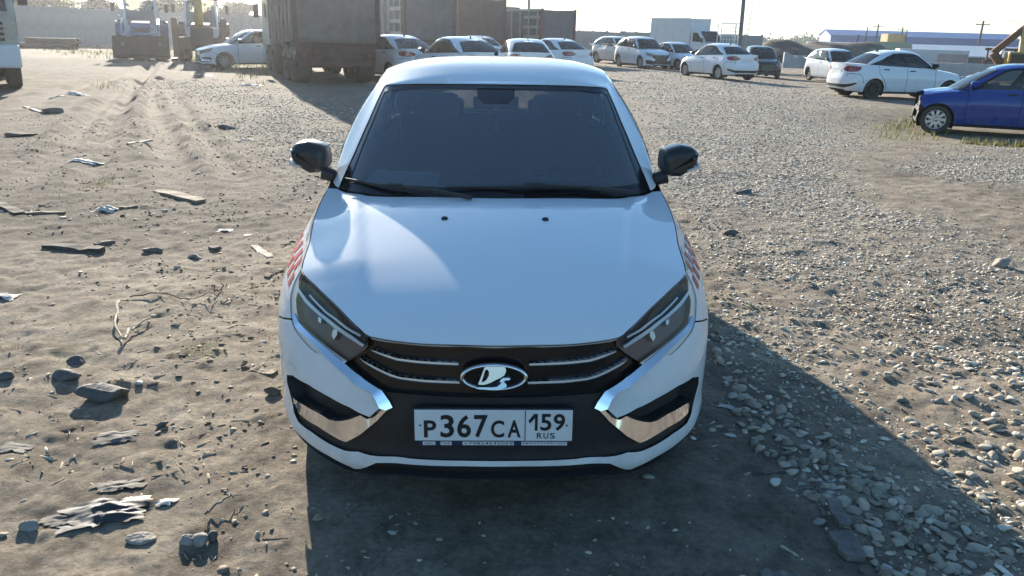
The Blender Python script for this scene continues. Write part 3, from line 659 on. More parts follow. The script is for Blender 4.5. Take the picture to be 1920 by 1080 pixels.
    if stripes:
        for sd in (1, -1):
            v = []; f = []
            for k in range(16):
                for r_ in range(2):
                    if (k + r_) % 2: continue
                    y0 = .52 + k * .052; y1 = y0 + .052; z0 = .715 + r_ * .045 + .004 * k; z1 = z0 + .045
                    if y1 > 1.36: continue
                    for yy, z in ((y0, z0), (y1, z0 + .004), (y1, z1 + .004), (y0, z1)):
                        s_ = syf(yy); t__ = TZ(s_, z); uvv = np.array([[s_, t__]]); p = RING(uvv[:, 0], uvv[:, 1])[0]; nr = surf_normals(RING, uvv)[0]
                        pp = p + nr * .0025; v.append((sd * pp[0], pp[1], pp[2]))
                    n0 = len(v) - 4; f.append((n0, n0 + 1, n0 + 2, n0 + 3) if sd > 0 else (n0 + 3, n0 + 2, n0 + 1, n0))
            b = MB(); b.add(v, f); b.build('checker_stripe', M['sticker'], root, fix=False)
    return root, dict(RING=RING, HOOD=HOOD, CAB=CAB, made=made, wnd=wnd, grille=made.get('grille', [None])[0])
# ------------------------------------------------------------------ fittings of the near car: emblem, plate, wipers
def flat_solid(poly, holes, y0, y1, lean=None):
    """outline (x,z) with holes, extruded from y0 (front) to y1"""
    b = MB(); pts = [Vector(p) for p in poly]; E = [(i, (i + 1) % len(poly)) for i in range(len(poly))]
    for h in holes:
        n = len(pts); pts += [Vector(p) for p in h]; E += [(n + i, n + (i + 1) % len(h)) for i in range(len(h))]
    vo, eo, fo, *_ = delaunay_2d_cdt(pts, E, [], 0, 1e-7)
    uv = np.array([tuple(p) for p in vo]); tri = np.array(fo); c = uv[tri].mean(1); k = pip(c, np.array(poly))
    for h in holes: k &= ~pip(c, np.array(h))
    tri = tri[k]; n = len(uv)
    v = [(p[0], y0 + (lean(p[1]) if lean else 0), p[1]) for p in uv] + [(p[0], y1, p[1]) for p in uv]
    f = [tuple(t) for t in tri]; ed = set()
    for t in tri:
        for a, b_ in ((t[0], t[1]), (t[1], t[2]), (t[2], t[0])): ed.add((int(a), int(b_)))
    f += [(a, a + n, b_ + n, b_) for a, b_ in ed if (b_, a) not in ed]
    b.add(v, f); return b
def glyph_mesh(ch, x0, x1, z0, z1, y, bold=.012):
    cu = bpy.data.curves.new('glyph', 'FONT'); cu.body = ch; cu.offset = bold; cu.resolution_u = 4
    o = bpy.data.objects.new('glyph', cu); COL.objects.link(o)
    dg = bpy.context.evaluated_depsgraph_get(); me = bpy.data.meshes.new_from_object(o.evaluated_get(dg))
    n = len(me.vertices); co = np.zeros(n * 3); me.vertices.foreach_get('co', co); co = co.reshape(-1, 3)
    f = [tuple(p.vertices) for p in me.polygons]
    bpy.data.objects.remove(o); bpy.data.curves.remove(cu); bpy.data.meshes.remove(me)
    lo, hi = co.min(0), co.max(0); w = np.maximum(hi - lo, 1e-6)
    X = x0 + (co[:, 0] - lo[0]) / w[0] * (x1 - x0); Z = z0 + (co[:, 1] - lo[1]) / w[1] * (z1 - z0)
    return [(a, y, c) for a, c in zip(X, Z)], f
def fit_hero(root, hx):
    CAB = hx['CAB']; g = hx['grille']
    # emblem
    ez, ey = .584, -.004
    kx, kz = .0001606, .000178
    def E(q): return [((a - 920) * kx, ez - (b_ - 460) * kz) for a, b_ in q]
    em = empty('emblem', (0, 0, 0)); em.parent = g
    b = MB(); n = 48; prof = [(-.0075, .004), (-.0045, -.006), (.002, -.008), (.0065, -.003), (.0075, .008), (-.0075, .012)]; v = []; f = []
    for k in range(n):
        a = 2 * math.pi * k / n; c, s_ = math.cos(a), math.sin(a)
        for dr, dy in prof: v.append((c * (.104 + dr), ey + dy, ez + s_ * (.0425 + dr * .75)))
    m = len(prof)
    for k in range(n):
        for i in range(m): f.append((k * m + i, ((k + 1) % n) * m + i, ((k + 1) % n) * m + (i + 1) % m, k * m + (i + 1) % m))
    b.add(v, f, True); ring_o = b.build('emblem_ring', M['chrome'], g)
    b = flat_solid([(.103 * math.cos(2 * math.pi * k / 40), ez + .042 * math.sin(2 * math.pi * k / 40)) for k in range(40)], [], ey + .004, ey + .02); b.build('emblem_disc', M['gloss_black'], g)
    ship = [E([(565, 622), (640, 622), (900, 622), (985, 612), (1040, 575), (1075, 542), (1125, 535), (1168, 565), (1178, 605), (1135, 638), (1000, 658), (640, 657), (560, 645)]),
            E([(1040, 535), (1050, 495), (1100, 462), (1180, 455), (1240, 460), (1252, 480), (1235, 496), (1180, 498), (1135, 505), (1115, 538)])]
    b = flat_solid(E([(730, 255), (760, 238), (860, 228), (1000, 222), (1120, 226), (1152, 262), (1162, 320), (1125, 392), (1040, 440), (960, 470), (860, 520), (770, 550), (690, 562), (612, 556), (606, 540), (640, 470), (690, 350)]),
                   [E([(745, 295), (790, 285), (822, 330), (818, 400), (775, 465), (725, 505), (668, 515), (690, 450)])], ey - .006, ey + .006, lean=lambda z: .24 * (z - ez - .042))
    for q in ship: s2 = flat_solid(q, [], ey - .006, ey + .006, lean=lambda z: .34 * (z - ez)); b.add(s2.v, s2.f)
    b.build('emblem_ship', M['ship_chrome'], g)
    bpy.data.objects.remove(em)
    # registration plate
    px_, pz_ = 1.0, .112 / 305
    def X(c): return (c - 950) * .52 / 1780
    def Z(r): return .418 - (r - 242) * pz_
    y0 = -.022
    fr = MB(); fr.box((0, y0 + .014, .412), (.535, .02, .135), bev=.006); fo = fr.build('plate_frame', M['black'], root)
    pb = MB(); pb.box((0, y0 + .004, .418), (.52, .006, .112), bev=.0025); po = pb.build('licence_plate', M['plate'], root); fo.parent = po
    t = MB()
    one = [(0, .60), (.62, 1.0), (1.0, 1.0), (1.0, 0), (.70, 0), (.70, .74), (.14, .42)]
    t.add([(X(1342 + 104 * a), y0 - .0002, Z(290 - 168 * c)) for a, c in one], [(0, 6, 5, 1), (1, 5, 4, 3, 2)])
    for ch, a, c, r0, r1 in (('P', 165, 305, 190, 360), ('3', 350, 505, 135, 360), ('6', 540, 695, 135, 360), ('7', 730, 885, 135, 360), ('C', 920, 1070, 188, 360), ('A', 1108, 1257, 186, 358),
                             ('5', 1478, 1602, 122, 290), ('9', 1625, 1755, 122, 290), ('R', 1440, 1500, 312, 368), ('U', 1515, 1570, 312, 368), ('S', 1588, 1643, 312, 368)):
        v, f = glyph_mesh(ch, X(a), X(c), Z(r1), Z(r0), y0 - .0002, .022 if r1 - r0 > 100 else .012); t.add(v, f)
    for cx, cz in ((125, 240), (1775, 237)):
        t.add([(X(cx) + .0035 * math.cos(k * math.pi / 5), y0 - .0002, Z(cz) + .0035 * math.sin(k * math.pi / 5)) for k in range(10)], [tuple(range(10))])
    t.add([(X(1301), y0 - .0002, Z(392)), (X(1310), y0 - .0002, Z(392)), (X(1310), y0 - .0002, Z(93)), (X(1301), y0 - .0002, Z(93))], [(0, 1, 2, 3)])
    e0 = .0035
    for q in ((X(66), X(1834), Z(96), Z(102)), (X(66), X(1834), Z(382), Z(388)), (X(66), X(72), Z(388), Z(96)), (X(1828), X(1834), Z(388), Z(96))): pass
    t.build('plate_lettering', M['ink'], po, fix=False)
    st = MB(); st.box((0, y0 + .003, .353), (.49, .004, .016)); so = st.build('frame_strip', M['frame_blue'], po)
    w = MB(); k = MB()
    for tx, a, c in (('АКС', 150, 290), ('ПАР', 350, 475), ('+79824535059', 600, 1180), ('ВЫКУП/АРЕНДА', 1268, 1785)):
        w.add([(X(a), y0 + .0006, .3465), (X(c), y0 + .0006, .3465), (X(c), y0 + .0006, .3595), (X(a), y0 + .0006, .3595)], [(0, 1, 2, 3)])
        v, f = glyph_mesh(tx, X(a + 14), X(c - 10), .3488, .3578, y0 + .0003, .01); k.add(v, f)
    w.build('strip_label', M['plate'], so, fix=False); k.build('strip_lettering', M['ink'], so, fix=False)
    # wipers on the glass
    def G(x, t, off):
        s_ = float(np.interp(abs(x), _kb[:5, 0], _kss[:5])); p = CAB(np.array([s_]), np.array([t]))[0]; n = surf_normals(CAB, np.array([[max(s_, .01), t]]))[0]
        p = p + n * off; return Vector((math.copysign(abs(p[0]), x), p[1], p[2]))
    for pts, piv in (([(-.69, .075), (-.5, .05), (-.22, -.005)], ((-.44, .045), (-.10, -.03))), ([(-.21, .062), (.1, .066), (.48, .065)], ((.165, .068), (.62, -.01)))):
        wp = MB(); q = [G(x, t_, .014) for x, t_ in pts]; wp.tube([q[0], (q[0] + q[1]) / 2, q[1], (q[1] + q[2]) / 2, q[2]], [.004, .007, .009, .007, .004], 6)
        wo = wp.build('wiper', M['black'], root)
        ar = MB(); a_, c_ = G(*piv[0], .03), G(*piv[1], .03); ar.bar(a_, (a_ + c_) / 2 + Vector((0, 0, .006)), .014, .01); ar.bar((a_ + c_) / 2 + Vector((0, 0, .006)), c_, .02, .014); ar.box(a_, (.07, .03, .02), bev=.004); ar.build('wiper_arm', M['black'], wo)
    for sd in (1, -1):
        nb = MB(); hz = float(hood_z(np.array(.205), np.array(.80))); nb.lathe([(.0, .010), (.010, .009), (.014, .003), (.015, -.004)], 'z', (sd * .205, .80, hz), 12); nb.build('washer_nozzle', M['black'], root)
    b = MB(); b.bar((0, 1.97, 1.36), (0, 1.94, 1.31), .02, .015); b.box((0, 1.925, 1.30), (.24, .03, .065), bev=.012); b.build('rear_view_mirror', M['dark'], root)
# ------------------------------------------------------------------ where things stand: pixel column / row of the photograph to the yard
_F = np.array(_f); _R = np.array(_r); _U = np.array(_u); CAM = np.array([0, 0, CAM_H])
def ray_dir(u, v): d = _F + _R * (u - 960) / 1500. - _U * (v - 540) / 1500.; return d / np.linalg.norm(d)
def gp(u, v, z=0.0): d = ray_dir(u, v); t = (z - CAM_H) / d[2]; p = CAM + d * t; return np.array([p[0], p[1]])
def at(u, D):
    """ground point D metres away in the direction of column u (taken at the horizon)"""
    v = 62.75 + (u - 960) * .0297; d = ray_dir(u, v); h = d[:2] / np.linalg.norm(d[:2]); return h * D
def az(u): p = at(u, 1.0); return math.atan2(p[0], p[1])

# ------------------------------------------------------------------ terrain
def _hash(i, j, s):
    h = (i.astype(np.int64) * 374761393 + j.astype(np.int64) * 668265263 + s * 144665) & 0x7fffffff
    h = ((h ^ (h >> 13)) * 1274126177) & 0x7fffffff; return ((h ^ (h >> 16)) & 0xffff) / 65535.0
def vnoise(x, y, s=0):
    i, j = np.floor(x), np.floor(y); fx, fy = x - i, y - j; fx = fx * fx * fx * (fx * (fx * 6 - 15) + 10); fy = fy * fy * fy * (fy * (fy * 6 - 15) + 10)
    a, b, c, d = _hash(i, j, s), _hash(i + 1, j, s), _hash(i, j + 1, s), _hash(i + 1, j + 1, s)
    return (a + (b - a) * fx) * (1 - fy) + (c + (d - c) * fx) * fy - .5
def fbm(x, y, s=0, o=4, g=.5):
    r = 0; a = 1.0
    for k in range(o): r = r + a * vnoise(x * 2 ** k + 17.3 * k, y * 2 ** k - 9.1 * k, s + k); a *= g
    return r
def poly_w(X, Y, px, soft):
    """soft 0..1 weight of a region outlined in the photograph's pixels, laid on the ground"""
    P = np.array([gp(*q) for q in px]); pts = np.stack([X.ravel(), Y.ravel()], -1); ins = pip(pts, P); d = np.full(len(pts), 1e9)
    for a, b in zip(P, np.roll(P, -1, 0)):
        ab = b - a; t = np.clip(((pts - a) @ ab) / (ab @ ab), 0, 1); d = np.minimum(d, np.linalg.norm(pts - (a + t[:, None] * ab), axis=1))
    sd = np.where(ins, d, -d) / (soft * np.clip(pts[:, 1] / 8, .5, 6)); return np.clip(sd * .5 + .5, 0, 1).reshape(X.shape)
GRAVEL = [[(1128, 122), (1425, 148), (1570, 178), (1600, 225), (1610, 290), (1560, 330), (1640, 375), (1790, 420), (1925, 480), (1990, 700), (2100, 1160), (1820, 1160), (1640, 1010), (1520, 880), (1400, 760), (1330, 640), (1250, 360), (1180, 190)],
          [(1700, 318), (1790, 282), (2060, 262), (2100, 360), (1925, 352), (1800, 342)],
          [(245, 152), (420, 150), (540, 172), (700, 215), (690, 330), (590, 315), (480, 262), (360, 205)], [(560, 320), (640, 330), (600, 380), (540, 365)]]
BARE = [[(1385, 520), (1560, 535), (1620, 560), (1480, 590), (1380, 560)], [(1540, 600), (1700, 650), (1920, 760), (1920, 900), (1750, 800), (1560, 690)], [(1360, 400), (1440, 395), (1470, 420), (1380, 430)]]
def gravel_w(X, Y):
    w = np.zeros(X.shape)
    for k, p in enumerate(GRAVEL): w = np.maximum(w, poly_w(X, Y, p, .35) * (1 if k < 2 else .75))
    for p in BARE: w = w * (1 - .72 * poly_w(X, Y, p, .25))
    n = fbm(X * .9, Y * .9, 5, 4); return np.clip(w * (1.0 + n * 1.1), 0, 1)
GRASS = [[(60, 96), (200, 86), (330, 88), (470, 100), (520, 135), (440, 150), (340, 118), (180, 112)], [(150, 165), (190, 150), (240, 165), (200, 180)], [(1640, 225), (1740, 205), (1790, 240), (1700, 262), (1640, 252)], [(1800, 255), (1950, 262), (1950, 272), (1800, 265)], [(380, 100), (500, 115), (520, 160), (440, 160)]]
MOSS = [[(20, 640), (130, 628), (170, 660), (110, 700), (30, 690)], [(340, 640), (420, 640), (410, 670), (340, 672)], [(80, 880), (150, 885), (140, 905), (90, 905)], [(150, 335), (215, 330), (215, 352), (150, 352)]]
CAR_SHADE = [[(560, 830), (1340, 590), (1500, 760), (1650, 1100), (540, 1100)]]  # outline of the near car's cast shadow, painted darker into the soil
def poly_max(X, Y, L, soft): 
    w = np.zeros(X.shape)
    for p in L: w = np.maximum(w, poly_w(X, Y, p, soft))
    return w
RUTS = [([(285, 118), (262, 146), (215, 190), (150, 262), (60, 322), (-60, 375)], .42, .085), ([(262, 150), (243, 190), (212, 240), (178, 300), (165, 352)], .26, .075), ([(288, 120), (276, 150), (293, 200), (312, 262), (330, 330), (360, 385)], .36, .085), ([(300, 150), (350, 225), (398, 285), (440, 330)], .26, .07), ([(20, 205), (140, 165), (260, 135), (420, 120)], .4, .05)]
BERM = [None, None]
MOIST = [[(-300, 112), (300, 108), (540, 140), (720, 230), (690, 350), (560, 440), (300, 470), (-60, 450)]]
def base_h(X, Y):
    r = np.hypot(X, Y)
    h = .045 * fbm(X / 3.1, Y / 3.1, 11, 3) + .013 * fbm(X / .55, Y / .55, 23, 4, .55)
    h = h + .016 * np.clip((-X - 2.0) / 4, 0, 1) * fbm(X / 1.3, Y / 1.3, 31, 3)
    near = np.exp(-((X / 1.25) ** 2 + ((Y - 3.9) / 2.6) ** 2)); h = h * (1 - .85 * near)
    bw = np.zeros(X.shape); tw = np.zeros(X.shape)
    for line, w, dep in RUTS:
        P = np.array([gp(*q) for q in line]); d = np.full(X.shape, 1e9)
        for a, b in zip(P[:-1], P[1:]):
            ab = b - a; t = np.clip(((X - a[0]) * ab[0] + (Y - a[1]) * ab[1]) / (ab @ ab), 0, 1); d = np.minimum(d, np.hypot(X - a[0] - t * ab[0], Y - a[1] - t * ab[1]))
        d = np.abs(d + .07 * fbm(X / .5, Y / .5, 41, 2))
        fd = np.clip((Y - 7.2) / 5, 0, 1); dep = dep * fd * .8
        bw = np.maximum(bw, fd * np.exp(-((d - w * 1.05) / (w * .45)) ** 2) * np.clip((28 - Y) / 10, 0, 1))
        tw = np.maximum(tw, fd * np.exp(-(d / (w * .85)) ** 4) * np.clip((34 - Y) / 10, 0, 1))
        h = h - dep * 1.0 * np.exp(-(d / (w * .6)) ** 4) + dep * .85 * np.exp(-((d - w * 1.0) / (w * .35)) ** 2) * (.45 + .9 * np.clip(fbm(X / .7, Y / .7, 51, 3) + .3, 0, 1))
    sm = lambda t: np.clip(t, 0, 1) ** 2 * (3 - 2 * np.clip(t, 0, 1))
    BERM[1] = tw
    BERM[0] = bw * np.clip(.35 + 2.2 * fbm(X / .6, Y / .6, 57, 3), 0, 1); h = h + BERM[0] * (.012 + .035 * np.clip(fbm(X / .17, Y / .17, 58, 3, .6) + .05, 0, 1))
    bx, by = at(1830, 20.3); h = h - .20 * np.exp(-(((X - bx) / 3.2) ** 2 + ((Y - by) / 3.2) ** 2) ** 2)
    h = h - .36 * sm((Y - 22) / 26) * sm((X - 7) / 9)
    h = h - 1.5 * sm((Y - 56) / 12) * sm((X - 16) / 8)
    return h
def fine_h(X, Y):
    r = np.hypot(X, Y); k = np.clip(1.4 - r / 16, 0.15, 1)
    c = fbm(X / .16, Y / .16, 61, 3, .6); lump = np.clip(fbm(X / .3, Y / .3, 71, 3) - .18, 0, 1)
    g = np.exp(-((X / 1.1) ** 2 + ((Y - 3.2) / 2.4) ** 2))
    t = fbm(X / .065, Y / .065, 81, 2); cl = np.clip(fbm(X / .11, Y / .11, 83, 2) - .22, 0, 1)
    return (.014 * c + .02 * lump + .006 * t + .03 * cl) * k * (1 - .6 * g)
def zg(X, Y): return base_h(X, Y) + fine_h(X, Y)
def zg1(x, y): return float(zg(np.array([x]), np.array([y]))[0])

def make_ground():
    fa = np.arange(-47, 47.01, .16); ang = np.concatenate([np.arange(-180, -47, 5.), fa, np.arange(49, 180, 5.)])
    r = [.55]
    while r[-1] < 28: r.append(r[-1] + max(.011, r[-1] * .0056))
    while r[-1] < 2500: r.append(r[-1] * 1.045)
    r = np.array(r); A, R = np.meshgrid(np.radians(ang), r, indexing='ij'); X, Y = R * np.sin(A), R * np.cos(A)
    # only the front sector carries fine relief
    fr = (np.abs(np.degrees(A)) < 60)
    Z = np.where(fr & (R < 120), zg(X, Y), 0.0) * np.clip((160 - R) / 60, 0, 1)
    na, nr = A.shape
    fs = (np.abs(np.degrees(A)) < 60); TRK = BERM[1] * fs; MO = poly_max(X, Y, MOIST, .5)
    CLOD = BERM[0] * (np.abs(np.degrees(A)) < 60); G = gravel_w(X, Y) * np.clip((np.hypot(X, Y) - 4.0) / 6.0, .12, 1); GS = poly_max(X, Y, GRASS, .6); MS = poly_max(X, Y, MOSS, .1); DK = poly_max(X, Y, CAR_SHADE, .1)
    v = np.stack([X, Y, Z], -1).reshape(-1, 3)
    i = np.arange(na)[:, None]; j = np.arange(nr - 1)[None]; i2 = (i + 1) % na
    f = np.stack([i * nr + j, i * nr + j + 1, i2 * nr + j + 1, i2 * nr + j], -1).reshape(-1, 4)
    v = np.concatenate([v, [[0, 0, 0]]]); cen = len(v) - 1
    me = bpy.data.meshes.new('ground'); n4 = len(f)
    tris = np.stack([np.full(na, cen), np.arange(na) * nr, ((np.arange(na) + 1) % na) * nr], -1)
    me.vertices.add(len(v)); me.vertices.foreach_set('co', v.astype(np.float32).ravel())
    loops = np.concatenate([f.ravel(), tris.ravel()]); me.loops.add(len(loops)); me.loops.foreach_set('vertex_index', loops.astype(np.int32))
    st = np.concatenate([np.arange(n4) * 4, n4 * 4 + np.arange(na) * 3]); me.polygons.add(len(st)); me.polygons.foreach_set('loop_start', st.astype(np.int32))
    me.polygons.foreach_set('use_smooth', np.ones(len(st), bool)); me.update(calc_edges=True)
    at2 = me.color_attributes.new('tracks', 'FLOAT_COLOR', 'POINT'); c2 = np.stack([TRK, MO, TRK * 0, TRK * 0 + 1], -1).reshape(-1, 4); c2 = np.concatenate([c2, [[0, 0, 0, 1]]]); at2.data.foreach_set('color', c2.astype(np.float32).ravel())
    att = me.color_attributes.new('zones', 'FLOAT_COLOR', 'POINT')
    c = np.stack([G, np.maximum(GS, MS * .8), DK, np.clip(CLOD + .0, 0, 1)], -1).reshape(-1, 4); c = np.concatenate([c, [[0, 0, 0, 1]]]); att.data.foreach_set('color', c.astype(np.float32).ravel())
    m = bpy.data.materials.new('yard_soil'); m.use_nodes = True; nt = m.node_tree; N = nt.nodes; L = nt.links; b = N['Principled BSDF']
    tc = N.new('ShaderNodeTexCoord')
    def noise(sc, det=6, ro=.6, dist=0):
        n = N.new('ShaderNodeTexNoise'); n.inputs['Scale'].default_value = sc; n.inputs['Detail'].default_value = det; n.inputs['Roughness'].default_value = ro; n.inputs['Distortion'].default_value = dist; L.new(tc.outputs['Object'], n.inputs['Vector']); return n
    def ramp(src, stops):
        r_ = N.new('ShaderNodeValToRGB'); e = r_.color_ramp.elements
        while len(e) < len(stops): e.new(.5)
        for el, (p, col) in zip(e, stops): el.position = p; el.color = (*col, 1)
        L.new(src, r_.inputs['Fac']); return r_
    def mix(fac, a, b_, mode='MIX'):
        x = N.new('ShaderNodeMix'); x.data_type = 'RGBA'; x.blend_type = mode
        if isinstance(fac, float): x.inputs['Factor'].default_value = fac
        else: L.new(fac, x.inputs['Factor'])
        L.new(a, x.inputs['A']); L.new(b_, x.inputs['B']); return x.outputs['Result']
    big = ramp(noise(.75, 10, .72, .9).outputs['Fac'], [(.30, (.125, .103, .080)), (.46, (.27, .228, .175)), (.74, (.39, .335, .262))])
    mid = ramp(noise(4.5, 9, .7).outputs['Fac'], [(.32, (.44, .41, .38)), (.52, (.86, .85, .83)), (.72, (1.22, 1.21, 1.2))])
    fin = ramp(noise(42, 6, .7).outputs['Fac'], [(.30, (.55, .53, .51)), (.5, (.97, .97, .97)), (.72, (1.4, 1.38, 1.35))])
    col = mix(1.0, big.outputs[0], mid.outputs[0], 'MULTIPLY'); col = mix(.85, col, fin.outputs[0], 'MULTIPLY')
    at_ = N.new('ShaderNodeAttribute'); at_.attribute_name = 'zones'; sep = N.new('ShaderNodeSeparateColor'); L.new(at_.outputs['Color'], sep.inputs[0])
    vor = N.new('ShaderNodeTexVoronoi'); vor.inputs['Scale'].default_value = 17; L.new(tc.outputs['Object'], vor.inputs['Vector'])
    sepv = N.new('ShaderNodeSeparateColor'); L.new(vor.outputs['Color'], sepv.inputs[0])
    gcol = ramp(sepv.outputs['Red'], [(.0, (.15, .135, .115)), (.45, (.30, .27, .23)), (.8, (.42, .385, .33)), (1.0, (.55, .52, .47))])
    edge = ramp(vor.outputs['Distance'], [(.25, (1, 1, 1)), (.75, (.45, .44, .43))]); gcol2 = mix(.8, gcol.outputs[0], edge.outputs[0], 'MULTIPLY')
    fac = N.new('ShaderNodeMath'); fac.operation = 'MULTIPLY'; fac.inputs[1].default_value = .8; L.new(sep.outputs['Red'], fac.inputs[0])
    col = mix(fac.outputs[0], col, gcol2)
    grn = ramp(noise(9, 6, .7).outputs['Fac'], [(.35, (.10, .105, .04)), (.6, (.16, .165, .065)), (.75, (.24, .21, .12))])
    gn = N.new('ShaderNodeMath'); gn.operation = 'MULTIPLY'; L.new(sep.outputs['Green'], gn.inputs[0]); gx = ramp(noise(2.2, 6, .65).outputs['Fac'], [(.40, (0, 0, 0)), (.60, (.75, .75, .75))]); L.new(gx.outputs[0], gn.inputs[1])
    col = mix(gn.outputs[0], col, grn.outputs[0])
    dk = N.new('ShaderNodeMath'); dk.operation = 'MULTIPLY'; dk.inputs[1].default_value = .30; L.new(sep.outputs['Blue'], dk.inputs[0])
    dcol = mix(1.0, mid.outputs[0], ramp(noise(1.5).outputs['Fac'], [(.3, (.07, .062, .055)), (.7, (.12, .105, .09))]).outputs[0], 'MULTIPLY'); col = mix(dk.outputs[0], col, dcol)  # shade of the near car mixed into the soil colour
    at3 = N.new('ShaderNodeAttribute'); at3.attribute_name = 'tracks'; sp3 = N.new('ShaderNodeSeparateColor'); L.new(at3.outputs['Color'], sp3.inputs[0])
    def mul(a, b_, k):
        x = N.new('ShaderNodeMath'); x.operation = 'MULTIPLY'; L.new(a, x.inputs[0])
        if b_ is None: x.inputs[1].default_value = k
        else:
            L.new(b_, x.inputs[1]); y_ = N.new('ShaderNodeMath'); y_.operation = 'MULTIPLY'; y_.inputs[1].default_value = k; L.new(x.outputs[0], y_.inputs[0]); return y_.outputs[0]
        return x.outputs[0]
    patch = ramp(noise(1.6, 9, .72, .8).outputs['Fac'], [(.34, (.5, .5, .5)), (.55, (1, 1, 1))])
    dirty = mix(1.0, mid.outputs[0], ramp(noise(3.0, 8, .7).outputs['Fac'], [(.35, (.062, .053, .044)), (.68, (.150, .127, .10))]).outputs[0], 'MULTIPLY'); dirty = mix(.8, dirty, fin.outputs[0], 'MULTIPLY')
    col = mix(mul(sp3.outputs['Green'], patch.outputs[0], .95), col, dirty)
    dusty = mix(.5, ramp(noise(6, 7, .65).outputs['Fac'], [(.35, (.19, .158, .118)), (.65, (.29, .245, .185))]).outputs[0], fin.outputs[0], 'MULTIPLY'); col = mix(mul(sp3.outputs['Red'], None, .6), col, dusty)
    cf = N.new('ShaderNodeMath'); cf.operation = 'MULTIPLY'; cf.inputs[1].default_value = .8; L.new(at_.outputs['Alpha'], cf.inputs[0]); ccol = mix(1.0, fin.outputs[0], ramp(noise(7).outputs['Fac'], [(.3, (.07, .055, .043)), (.7, (.14, .112, .085))]).outputs[0], 'MULTIPLY'); col = mix(cf.outputs[0], col, ccol)
    L.new(col, b.inputs['Base Color']); b.inputs['Roughness'].default_value = .95; b.inputs['Specular IOR Level'].default_value = .25
    bm1 = N.new('ShaderNodeBump'); bm1.inputs['Strength'].default_value = .55; bm1.inputs['Distance'].default_value = .035
    bn = noise(38, 10, .78); L.new(bn.outputs['Fac'], bm1.inputs['Height'])
    bm2 = N.new('ShaderNodeBump'); bm2.inputs['Distance'].default_value = -.03; L.new(vor.outputs['Distance'], bm2.inputs['Height']); L.new(fac.outputs[0], bm2.inputs['Strength']); L.new(bm1.outputs[0], bm2.inputs['Normal'])
    L.new(bm2.outputs[0], b.inputs['Normal'])
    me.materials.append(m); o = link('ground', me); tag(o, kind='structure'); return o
ground_o = make_ground()
# ------------------------------------------------------------------ more materials for the yard
M['tip_grey'] = mat('tipper_grey', (.17, .145, .135), .6, noise=.35, nscale=2.5, col2=(.12, .085, .07))
M['tip_brown'] = mat('tipper_brown', (.13, .085, .075), .6, noise=.4, nscale=2.5, col2=(.085, .055, .048))
M['tip_red'] = mat('tipper_red', (.17, .055, .045), .6, noise=.4, nscale=3, col2=(.10, .045, .038))
M['tip_slate'] = mat('tipper_slate', (.10, .11, .13), .6, noise=.35, nscale=2.5, col2=(.075, .075, .085))
M['tip_cream'] = mat('tipper_cream', (.42, .40, .35), .6, noise=.4, nscale=4)
M['chassis'] = mat('truck_chassis', (.10, .048, .042), .75, noise=.5, nscale=5)
M['chassis_dark'] = mat('truck_chassis_dark', (.035, .032, .03), .8, noise=.4, nscale=6)
M['cab_beige'] = mat('cab_beige', (.48, .44, .38), .45, coat=.4, noise=.3, nscale=3)
M['cab_white'] = mat('cab_white', (.66, .68, .70), .4, coat=.5, noise=.12, nscale=2)
M['box_white'] = mat('box_sheet', (.60, .63, .66), .45, .0, noise=.12, nscale=1.5)
M['yellow'] = mat('machine_yellow', (.50, .29, .04), .5, coat=.3, noise=.35, nscale=3)
M['redbrown'] = mat('machine_red', (.15, .055, .042), .55, noise=.4, nscale=4)
M['tractor_blue'] = mat('tractor_blue', (.025, .075, .24), .45, coat=.4, noise=.3, nscale=4)
M['pale_blue'] = mat('loader_blue', (.20, .33, .46), .5, noise=.3, nscale=5)
M['bucket'] = mat('bucket_steel', (.045, .042, .04), .65, .3, noise=.5, nscale=4)
M['concrete'] = mat('fence_concrete', (.36, .355, .345), .9, noise=.3, nscale=1.2, bump=.2, bscale=25)
M['concrete_l'] = mat('block_concrete', (.50, .50, .50), .9, noise=.25, nscale=1.4, bump=.2, bscale=20)
M['corr'] = mat('corrugated_sheet', (.38, .33, .31), .6, .2, noise=.3, nscale=2)
M['pole'] = mat('pole_wood', (.13, .11, .09), .9, noise=.4, nscale=8)
M['pole_g'] = mat('pole_steel', (.17, .19, .19), .6, .3, noise=.3, nscale=5)
M['wire'] = mat('wire', (.06, .06, .06), .7)
M['roof_blue'] = mat('roof_blue', (.03, .12, .36), .5, noise=.2, nscale=.4)
M['roof_white'] = mat('roof_white', (.72, .73, .74), .5, noise=.12, nscale=.8)
M['wall_brown'] = mat('wall_brown', (.22, .18, .16), .8, noise=.3, nscale=1)
M['wall_yellow'] = mat('wall_yellow', (.52, .42, .24), .8, noise=.25, nscale=1.2)
M['door_pink'] = mat('door_grey_pink', (.48, .40, .39), .6, noise=.2, nscale=2)
M['sign_red'] = mat('sign_red', (.38, .13, .10), .6, noise=.2, nscale=4)
M['rust'] = mat('rusty_steel', (.20, .10, .05), .8, noise=.5, nscale=4)
M['bark'] = mat('bark', (.09, .07, .05), .9, noise=.4, nscale=10)
